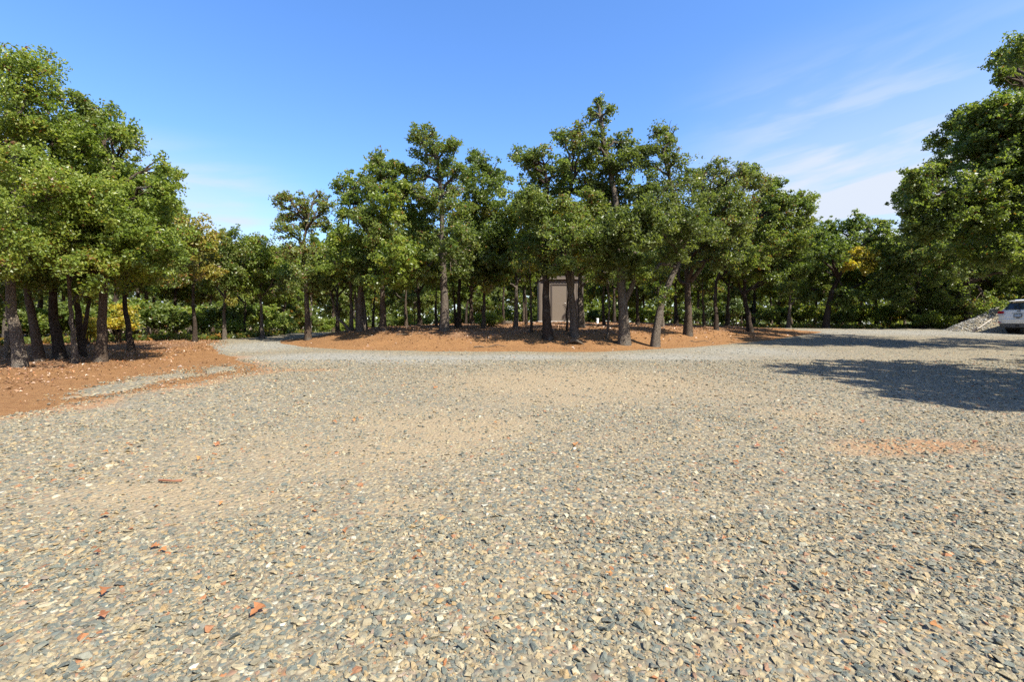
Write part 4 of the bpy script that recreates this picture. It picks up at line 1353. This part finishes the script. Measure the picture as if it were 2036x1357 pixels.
# ------------------------------------------------------------------ parked SUV, seen from behind
M_PAINT = simple_mat('silver_white_paint', (0.80, 0.76, 0.67), 0.42, 0.0, 0.35, 0.015, 300, 0.2)
M_GLASS = simple_mat('tinted_glass', (0.022, 0.026, 0.028), 0.06, 0, 0.6)
M_BLACK = simple_mat('black_plastic', (0.028, 0.028, 0.030), 0.6, 0, 0.4, 0.1, 40)
M_GREYP = simple_mat('grey_cladding', (0.11, 0.11, 0.115), 0.6, 0, 0.4, 0.1, 40)
M_TYRE = simple_mat('tyre_rubber', (0.022, 0.021, 0.021), 0.85, 0, 0.2, 0.2, 20)
M_RED = simple_mat('red_lamp_lens', (0.42, 0.02, 0.025), 0.15, 0, 0.6, 0.05, 60, 0.6)
M_CHROME = simple_mat('chrome', (0.75, 0.75, 0.75), 0.15, 1.0)
M_RIM = simple_mat('alloy_rim', (0.45, 0.45, 0.46), 0.3, 0.9, 0.5, 0.05)
M_PLATE = simple_mat('licence_plate', (0.36, 0.42, 0.48), 0.5, 0, 0.4, 0.25, 22)
M_CLEAR = simple_mat('clear_lamp_lens', (0.55, 0.55, 0.55), 0.1, 0, 0.6)

YC = 24.6
CAR_YAW = -80.0
cxw = (2024 - CX) / F * YC
car = thing('parked_car', 'silver white SUV parked at the right edge beside the gravel heap', 'car', (cxw, YC, h1(cxw, YC)), R(CAR_YAW))
# local frame: +Y forward, x across, rear bumper at y = 0
st = [  # y, bottom z, body half width, shoulder z, top z, top half width
    (0.00, 0.58, 0.80, 0.84, 0.86, 0.74), (0.05, 0.46, 0.90, 1.04, 1.08, 0.84), (0.14, 0.40, 0.945, 1.17, 1.22, 0.84), (0.24, 0.38, 0.96, 1.20, 1.38, 0.76), (0.36, 0.36, 0.965, 1.21, 1.58, 0.68), (0.46, 0.36, 0.97, 1.21, 1.72, 0.62),
    (0.80, 0.36, 0.97, 1.20, 1.765, 0.63), (1.5, 0.36, 0.97, 1.18, 1.78, 0.64), (2.1, 0.36, 0.97, 1.16, 1.77, 0.64), (2.55, 0.36, 0.97, 1.13, 1.71, 0.64), (3.0, 0.36, 0.97, 1.07, 1.42, 0.72), (3.45, 0.36, 0.97, 1.06, 1.12, 0.80),
    (4.0, 0.36, 0.965, 1.02, 1.09, 0.74), (4.5, 0.40, 0.94, 0.95, 1.02, 0.68), (4.72, 0.46, 0.86, 0.86, 0.90, 0.62), (4.80, 0.55, 0.74, 0.74, 0.76, 0.5)]
prof = []
for y, zb, wb, zsq, zt, wt in st:
    prof.append([(0, y, zb), (wb * .85, y, zb), (wb * 0.985, y, zb + 0.10), (wb, y, (zb + zsq) / 2), (wb * .985, y, zsq - .04), (wb * .95, y, zsq), (wt + (wb * .93 - wt) * 0.45, y, zsq + (zt - zsq) * 0.5), (wt, y, zt - 0.05 * (zt > 1.2)), (wt * .8, y, zt), (0, y, zt + .015)])
prof = np.array(prof)
full = np.concatenate([prof, prof[:, ::-1][:, 1:-1] * np.array((-1, 1, 1))], 1)
ns, nr = full.shape[:2]
i = np.arange(ns - 1)[:, None] * nr + np.arange(nr)[None]
j = np.arange(ns - 1)[:, None] * nr + (np.arange(nr)[None] + 1) % nr
Q = np.stack([i, j, j + nr, i + nr], -1).reshape(-1, 4)
caps = np.array([[k_, (k_ + 1), nr - k_ - 1, (nr - k_) % nr] for k_ in range(1, nr // 2 - 1)])
capA = np.array([[0, nr - 1, 1, 1]])
me = np_mesh('body', full.reshape(-1, 3), [Q, caps, caps[:, ::-1] + (ns - 1) * nr], M_PAINT, True)
bm = bmesh.new()
bm.from_mesh(me)
bmesh.ops.holes_fill(bm, edges=bm.edges[:], sides=6)
bmesh.ops.recalc_face_normals(bm, faces=bm.faces[:])
bm.to_mesh(me)
bm.free()
body = mesh_obj('body', me, car)
sub = body.modifiers.new('round', 'SUBSURF')
sub.levels = sub.render_levels = 2


def patch(name, pts, mat, parent=None, off=(0, -0.014, 0), thick=0.012):
    """a panel set proud of the body"""
    g = Geo()
    p = np.array(pts, float) + np.array(off)
    me_ = np_mesh(name, p, [np.array([list(range(len(p)))])], mat)
    o = mesh_obj(name, me_, parent or car)
    md = o.modifiers.new('thick', 'SOLIDIFY')
    md.thickness = thick
    md.offset = -1
    return o


patch('rear_window', [(-.71, .185, 1.27), (.71, .185, 1.27), (.585, .40, 1.62), (-.585, .40, 1.62)], M_GLASS, off=(0, -.035, .02))
patch('tailgate_panel', [(-.63, .03, .80), (.63, .03, .80), (.70, .11, 1.22), (-.70, .11, 1.22)], M_PAINT, off=(0, -.03, 0))
box_obj('roof_spoiler', (0, 0.42, 1.735), (1.22, 0.26, 0.045), M_PAINT, car, 0.015, (R(6), 0, 0))
for s in (-1, 1):
    o = patch('taillight', [(s * .61, .065, 1.08), (s * .90, .135, 1.08), (s * .93, .19, 1.20), (s * .64, .105, 1.205)], M_RED, off=(s * .012, -.04, 0), thick=-.05 * s)
    o2 = patch('reverse_light', [(s * .60, .05, .99), (s * .89, .115, .99), (s * .90, .135, 1.07), (s * .61, .063, 1.07)], M_CLEAR, off=(s * .012, -.035, 0), thick=-.04 * s)
    patch('reflector', [(s * .70, .01, .60), (s * .84, .04, .60), (s * .84, .04, .65), (s * .70, .01, .65)], M_RED, off=(s * .02, -.06, 0), thick=-.02 * s)
bp = Geo()
bc = [(-.93, .20), (-.86, .04), (-.60, -.045), (0, -.07), (.60, -.045), (.86, .04), (.93, .20)]
for (x0, y0), (x1, y1) in zip(bc[:-1], bc[1:]):
    for (za, zb_, o0, o1) in ((.60, .78, 0, -.005), (.56, .60, .012, 0), (.78, .80, -.005, .05)):
        bp.quad((x0, y0 + o0, za), (x1, y1 + o0, za), (x1, y1 + o1, zb_), (x0, y0 + o1, zb_))
mesh_obj('rear_bumper', bp.mesh('rear_bumper', M_PAINT, True), car)
bp = Geo()
for (x0, y0), (x1, y1) in zip(bc[:-1], bc[1:]):
    bp.quad((x0 * .97, y0 + .06, .36), (x1 * .97, y1 + .06, .36), (x1, y1 + .006, .565), (x0, y0 + .006, .565))
    bp.quad((x0 * .97, y0 + .35, .35), (x1 * .97, y1 + .35, .35), (x1 * .97, y1 + .06, .36), (x0 * .97, y0 + .06, .36))
mesh_obj('bumper_cladding', bp.mesh('bumper_cladding', M_GREYP, True), car)
box_obj('hitch_receiver', (0, -0.03, .45), (0.13, 0.10, 0.10), M_BLACK, car, 0.008)
for s in (-1, 1):
    g = Geo().tube([(s * .50, -.05, .40), (s * .50, .25, .40)], [.042, .042], 12, cap=False)
    mesh_obj('exhaust_tip', g.mesh('exhaust_tip', M_CHROME, True), car)
pl = box_obj('licence_plate', (0, -0.005, .975), (.32, .014, .165), M_PLATE, car, 0.003, (R(-8), 0, 0))
g = Geo()
for c_, d_ in (((0, -.008, .083), (.345, .02, .016)), ((0, -.008, -.083), (.345, .02, .016)), ((.166, -.008, 0), (.016, .02, .15)), ((-.166, -.008, 0), (.016, .02, .15))):
    g.box(c_, d_)
mesh_obj('plate_frame', g.mesh('plate_frame', M_BLACK), pl)
box_obj('plate_light_strip', (0, 0.06, 1.10), (.62, .03, .022), M_CHROME, car, 0.004)
box_obj('tailgate_handle', (0, -0.015, .845), (.16, .02, .028), M_GREYP, car, 0.004)
fc = bpy.data.curves.new('badge', 'FONT')
fc.body = 'Jeep'
fc.size = 0.10
fc.align_x = 'CENTER'
fc.extrude = 0.006
tmp = bpy.data.objects.new('badge', fc)
COL.objects.link(tmp)
bpy.context.view_layer.update()
bme = bpy.data.meshes.new_from_object(tmp.evaluated_get(bpy.context.evaluated_depsgraph_get()))
bpy.data.objects.remove(tmp)
bme.materials.clear()
bme.materials.append(M_BLACK)
bd = mesh_obj('badge', bme, car, (0, 0.065, 1.165))
bd.rotation_euler = (R(78), 0, 0)
g = Geo().tube([(0.02, .115, 1.27), (-.14, .15, 1.31), (-.40, .175, 1.31), (-.52, .18, 1.30)], [.022, .016, .013, .01], 6)
mesh_obj('rear_wiper', g.mesh('rear_wiper', M_BLACK, True), car)
for s in (-1, 1):
    patch('side_window', [(s * .90, .75, 1.16), (s * .90, 2.55, 1.14), (s * .745, 2.30, 1.60), (s * .70, .85, 1.60)], M_GLASS, off=(s * .035, 0, .0), thick=.01 * s)
    g = Geo().tube([(s * .60, .7, 1.80), (s * .61, 1.4, 1.825), (s * .61, 2.2, 1.80)], [.02, .02, .02], 8)
    mesh_obj('roof_rail', g.mesh('roof_rail', M_CHROME, True), car)
    box_obj('side_cladding', (s * .965, 2.4, .44), (.05, 2.0, .16), M_GREYP, car, 0.02)
    box_obj('mirror', (s * 1.06, 3.0, 1.13), (.20, .12, .16), M_PAINT, car, 0.04)
    patch('headlight', [(s * .62, 4.70, .80), (s * .88, 4.48, .80), (s * .88, 4.42, .90), (s * .60, 4.66, .90)], M_CLEAR, off=(s * .02, .06, 0), thick=.03 * s)
    for yw in (0.93, 3.85):
        w = thing('wheel', None, None, (s * .83, yw, .375))
        w.parent = car
        g = Geo()
        th = np.linspace(0, 2 * np.pi, 37)
        pr = [(-.12, .24), (-.128, .33), (-.10, .37), (-.04, .378), (.04, .378), (.10, .37), (.128, .33), (.12, .24)]
        for (xa, ra), (xb, rb) in zip(pr[:-1], pr[1:]):
            for t0, t1 in zip(th[:-1], th[1:]):
                g.quad((xa, ra * math.cos(t0), ra * math.sin(t0)), (xb, rb * math.cos(t0), rb * math.sin(t0)), (xb, rb * math.cos(t1), rb * math.sin(t1)), (xa, ra * math.cos(t1), ra * math.sin(t1)))
        mesh_obj('tyre', g.mesh('tyre', M_TYRE, False), w)
        g = Geo().tube([(s * .02, 0, 0), (s * .10, 0, 0)], [.07, .06], 12)
        for k_ in range(5):
            a = k_ * 2 * math.pi / 5
            g.tube([(s * .09, .05 * math.cos(a), .05 * math.sin(a)), (s * .105, .24 * math.cos(a), .24 * math.sin(a))], [.034, .028], 6)
        g.tube([(s * -.11, 0, 0), (s * .05, 0, 0)], [.235, .242], 28)
        mesh_obj('rim', g.mesh('rim', M_RIM, True), w)
box_obj('underbody', (0, 2.3, .36), (1.55, 4.0, .16), M_BLACK, car, 0.02)
g = Geo().tube([(-.70, .93, .36), (.70, .93, .36)], [.06, .06], 10)
mesh_obj('rear_axle', g.mesh('rear_axle', M_BLACK, True), car)

# ------------------------------------------------------------------ small things on the ground
def ground_thing_z(px, py, dz=0.0):
    x, y, z = ground_px(px, py)
    return x, y, z + dz


M_WHITEP = simple_mat('white_plastic_pipe', (0.72, 0.72, 0.70), 0.4, 0, 0.4, 0.03)
x, y = (1188 - CX) / F * 25.5, 25.5
z = h1(x, y)
pp = thing('utility_pipe', 'short white capped pipe standing in the dirt right of the shed', 'pipe', (x, y, z))
mesh_obj('pipe', Geo().tube([(0, 0, -.1), (0, 0, .22)], [.055, .055], 14).mesh('pipe', M_WHITEP, True), pp)
mesh_obj('cap', Geo().tube([(0, 0, .20), (0, 0, .27), (0, 0, .275)], [.068, .068, .05], 14).mesh('cap', M_WHITEP, True), pp)

M_WOOD = bark_mat('weathered_wood', (0.15, 0.115, 0.08), (0.33, 0.26, 0.19))
# broken root tangle in front of the forked trunk
x, y, z = (1140 - CX) / F * 16.6, 16.6, 0
z = h1(x, y)
rt = thing('broken_stump', 'broken weathered root and stump lying before the leaning forked trunk', 'stump', (x, y, z))
g = Geo()
g.tube([(-.30, 0, .02), (-.12, .02, .10), (.08, 0, .13), (.30, -.05, .03)], [.03, .07, .08, .03], 9, 0.15)
g.tube([(.0, 0, .11), (.14, -.12, .10), (.34, -.22, .0)], [.05, .035, .012], 7, 0.1)
g.tube([(-.1, 0, .09), (-.16, -.10, .20), (-.20, -.14, .27)], [.045, .03, .01], 7, 0.1)
g.tube([(.06, .02, .12), (.12, .05, .30)], [.04, .012], 7, 0.1)
mesh_obj('root', g.mesh('root', M_WOOD, True), rt)
# pale log behind
x, y = (1006 - CX) / F * 25, 25
lg = mesh_obj('log', Geo().tube([(-.32, 0, .08), (0, .02, .09), (.34, 0, .08)], [.085, .09, .08], 10, 0.04).mesh('log', M_WOOD, True), None, (x, y, h1(x, y)))
tag(lg, 'short pale log lying on the island left of the clean pale trunk', 'log')
x, y = (14 - CX) / F * 13.0, 13.0
ps = mesh_obj('wooden_post', Geo().tube([(0, 0, -.15), (0.01, 0, .35), (0, 0.01, .75)], [.07, .068, .065], 9, 0.04).mesh('wooden_post', M_WOOD, True), None, (x, y, h1(x, y)))
tag(ps, 'short grey wooden post left of the thick swaying trunk', 'post')
# fallen branches on the dirt
for px, py, L_, a, lab in ((975, 692, 0.55, 0.2, 'thin dead stick lying on bare dirt at the front of the island'), (1075, 655, .5, 1.0, 'dead stick at the foot of the dark trunk by the shed'),
                           (1385, 682, .45, -.3, 'thin dead stick on the right front dirt of the island'), (820, 668, .6, .5, 'dead stick on the dirt left of the flared trunk')):
    x = (px - CX) / F
    for yy in np.linspace(15.5, 24, 200):
        if HY - h1(x * yy, yy) / yy * F <= py:
            break
    g = Geo().tube(curve3(np.array((-L_ * math.cos(a), -L_ * math.sin(a), .03)), np.array((L_ * math.cos(a), L_ * math.sin(a), .035)), np.array((0, 0.05, .02)), 7), np.linspace(.02, .008, 7), 6)
    tag(mesh_obj('fallen_stick', g.mesh('fallen_stick', M_WOOD, True), None, (x * yy, yy, h1(x * yy, yy))), lab, 'stick', 'dead sticks on the dirt')
# dead branch standing out of the crown at the top right of the tallest oaks
Yd = 17.1
o_ = P(1328, 268, Yd)
db = thing('dead_branch', 'bare dead twigs poking out above the crown right of the tallest oak', 'branch', tuple(o_))
g = Geo()
for pts, r0 in (([(1322, 300), (1328, 268), (1334, 256), (1347, 246)], .022), ([(1328, 268), (1333, 252), (1330, 245), (1335, 239)], .014)):
    w = smooth_path([P(a, b, Yd) - o_ for a, b in pts], 8)
    g.tube(w, np.linspace(r0, .005, 8), 6)
mesh_obj('twig', g.mesh('twig', M_BARK['dark'], True), db)

# twig on the gravel
x, y, z = ground_px(339, 967)
g = Geo().tube([(-.11, .02, .03), (-.04, .0, .034), (.03, -.005, .03), (.10, -.01, .036)], [.009, .010, .008, .010], 7, 0.1)
tag(mesh_obj('twig', g.mesh('twig', simple_mat('brown_twig', (0.20, 0.09, 0.05), 0.8, 0, 0.2, 0.3, 30), True), None, (x, y, z + .012)), 'short brown twig lying on the gravel at the left', 'twig')
# dry leaves lying on the gravel
spots = [(512, 1231, .105, 'large rust brown oak leaf on the gravel at the lower left'), (205, 1240, .075, 'orange leaf on the gravel at the far lower left'), (309, 1100, .07, 'curled orange leaf on the gravel above the large rust leaf'),
         (209, 1037, .08, 'orange leaf on the gravel below the brown twig'), (194, 1112, .06, None), (206, 1194, .08, None), (432, 891, .10, 'rust leaf on the gravel right above the brown twig'), (209, 908, .07, None), (395, 921, .07, None), (439, 1013, .05, None),
         (187, 1104, .05, None), (326, 1107, .06, None), (1211, 1158, .055, 'small orange leaf on the gravel at the bottom centre'), (688, 1068, .06, 'small orange leaf on gravel in the middle foreground'), (1506, 896, .10, None), (1553, 907, .09, None), (1940, 887, .10, None), (1462, 929, .08, None), (1556, 949, .08, None),
         (1146, 893, .10, None), (985, 848, .07, None), (665, 847, .10, None), (704, 842, .07, None), (866, 776, .12, None), (1715, 845, .1, None), (1330, 1190, .06, None), (1440, 1085, .05, None), (1860, 1265, .07, None), (1640, 1160, .05, None), (610, 895, .07, None)]
for px, py, s, lab in spots:
    x, y, z = ground_px(px, py)
    C = np.zeros((1, 3))
    me_ = leaves_mesh('fallen_leaf', C, np.array([[rng.normal(0, .18), -0.25 + rng.normal(0, .15), 1.0]]), np.array([s * 0.85]), np.array([rng.random()]), M_LEAF['rust'], 0.75, True)
    grp = 'dry orange leaves on the gravel'
    tag(mesh_obj('fallen_leaf', me_, None, (x, y, z + .045)), lab or 'small dry orange leaf lying on the gravel', 'leaf', grp)

# ------------------------------------------------------------------ look-alikes get their place in the row
ORD = ('first second third fourth fifth sixth seventh eighth ninth tenth eleventh twelfth thirteenth fourteenth fifteenth sixteenth seventeenth eighteenth nineteenth twentieth '
       'twenty-first twenty-second twenty-third twenty-fourth twenty-fifth').split()
same = {}
for o in COL.objects:
    if o.parent is None and o.get('label') and o.get('group') and o['group'] != 'oaks along the right side of the lot':
        same.setdefault(o['label'], []).append(o)
for lab, os_ in same.items():
    if 1 < len(os_) <= len(ORD):
        os_.sort(key=lambda o: o.location.x / max(o.location.y, 0.1))
        for k, o in enumerate(os_):
            o['label'] = lab + ', %s from left' % ORD[k]
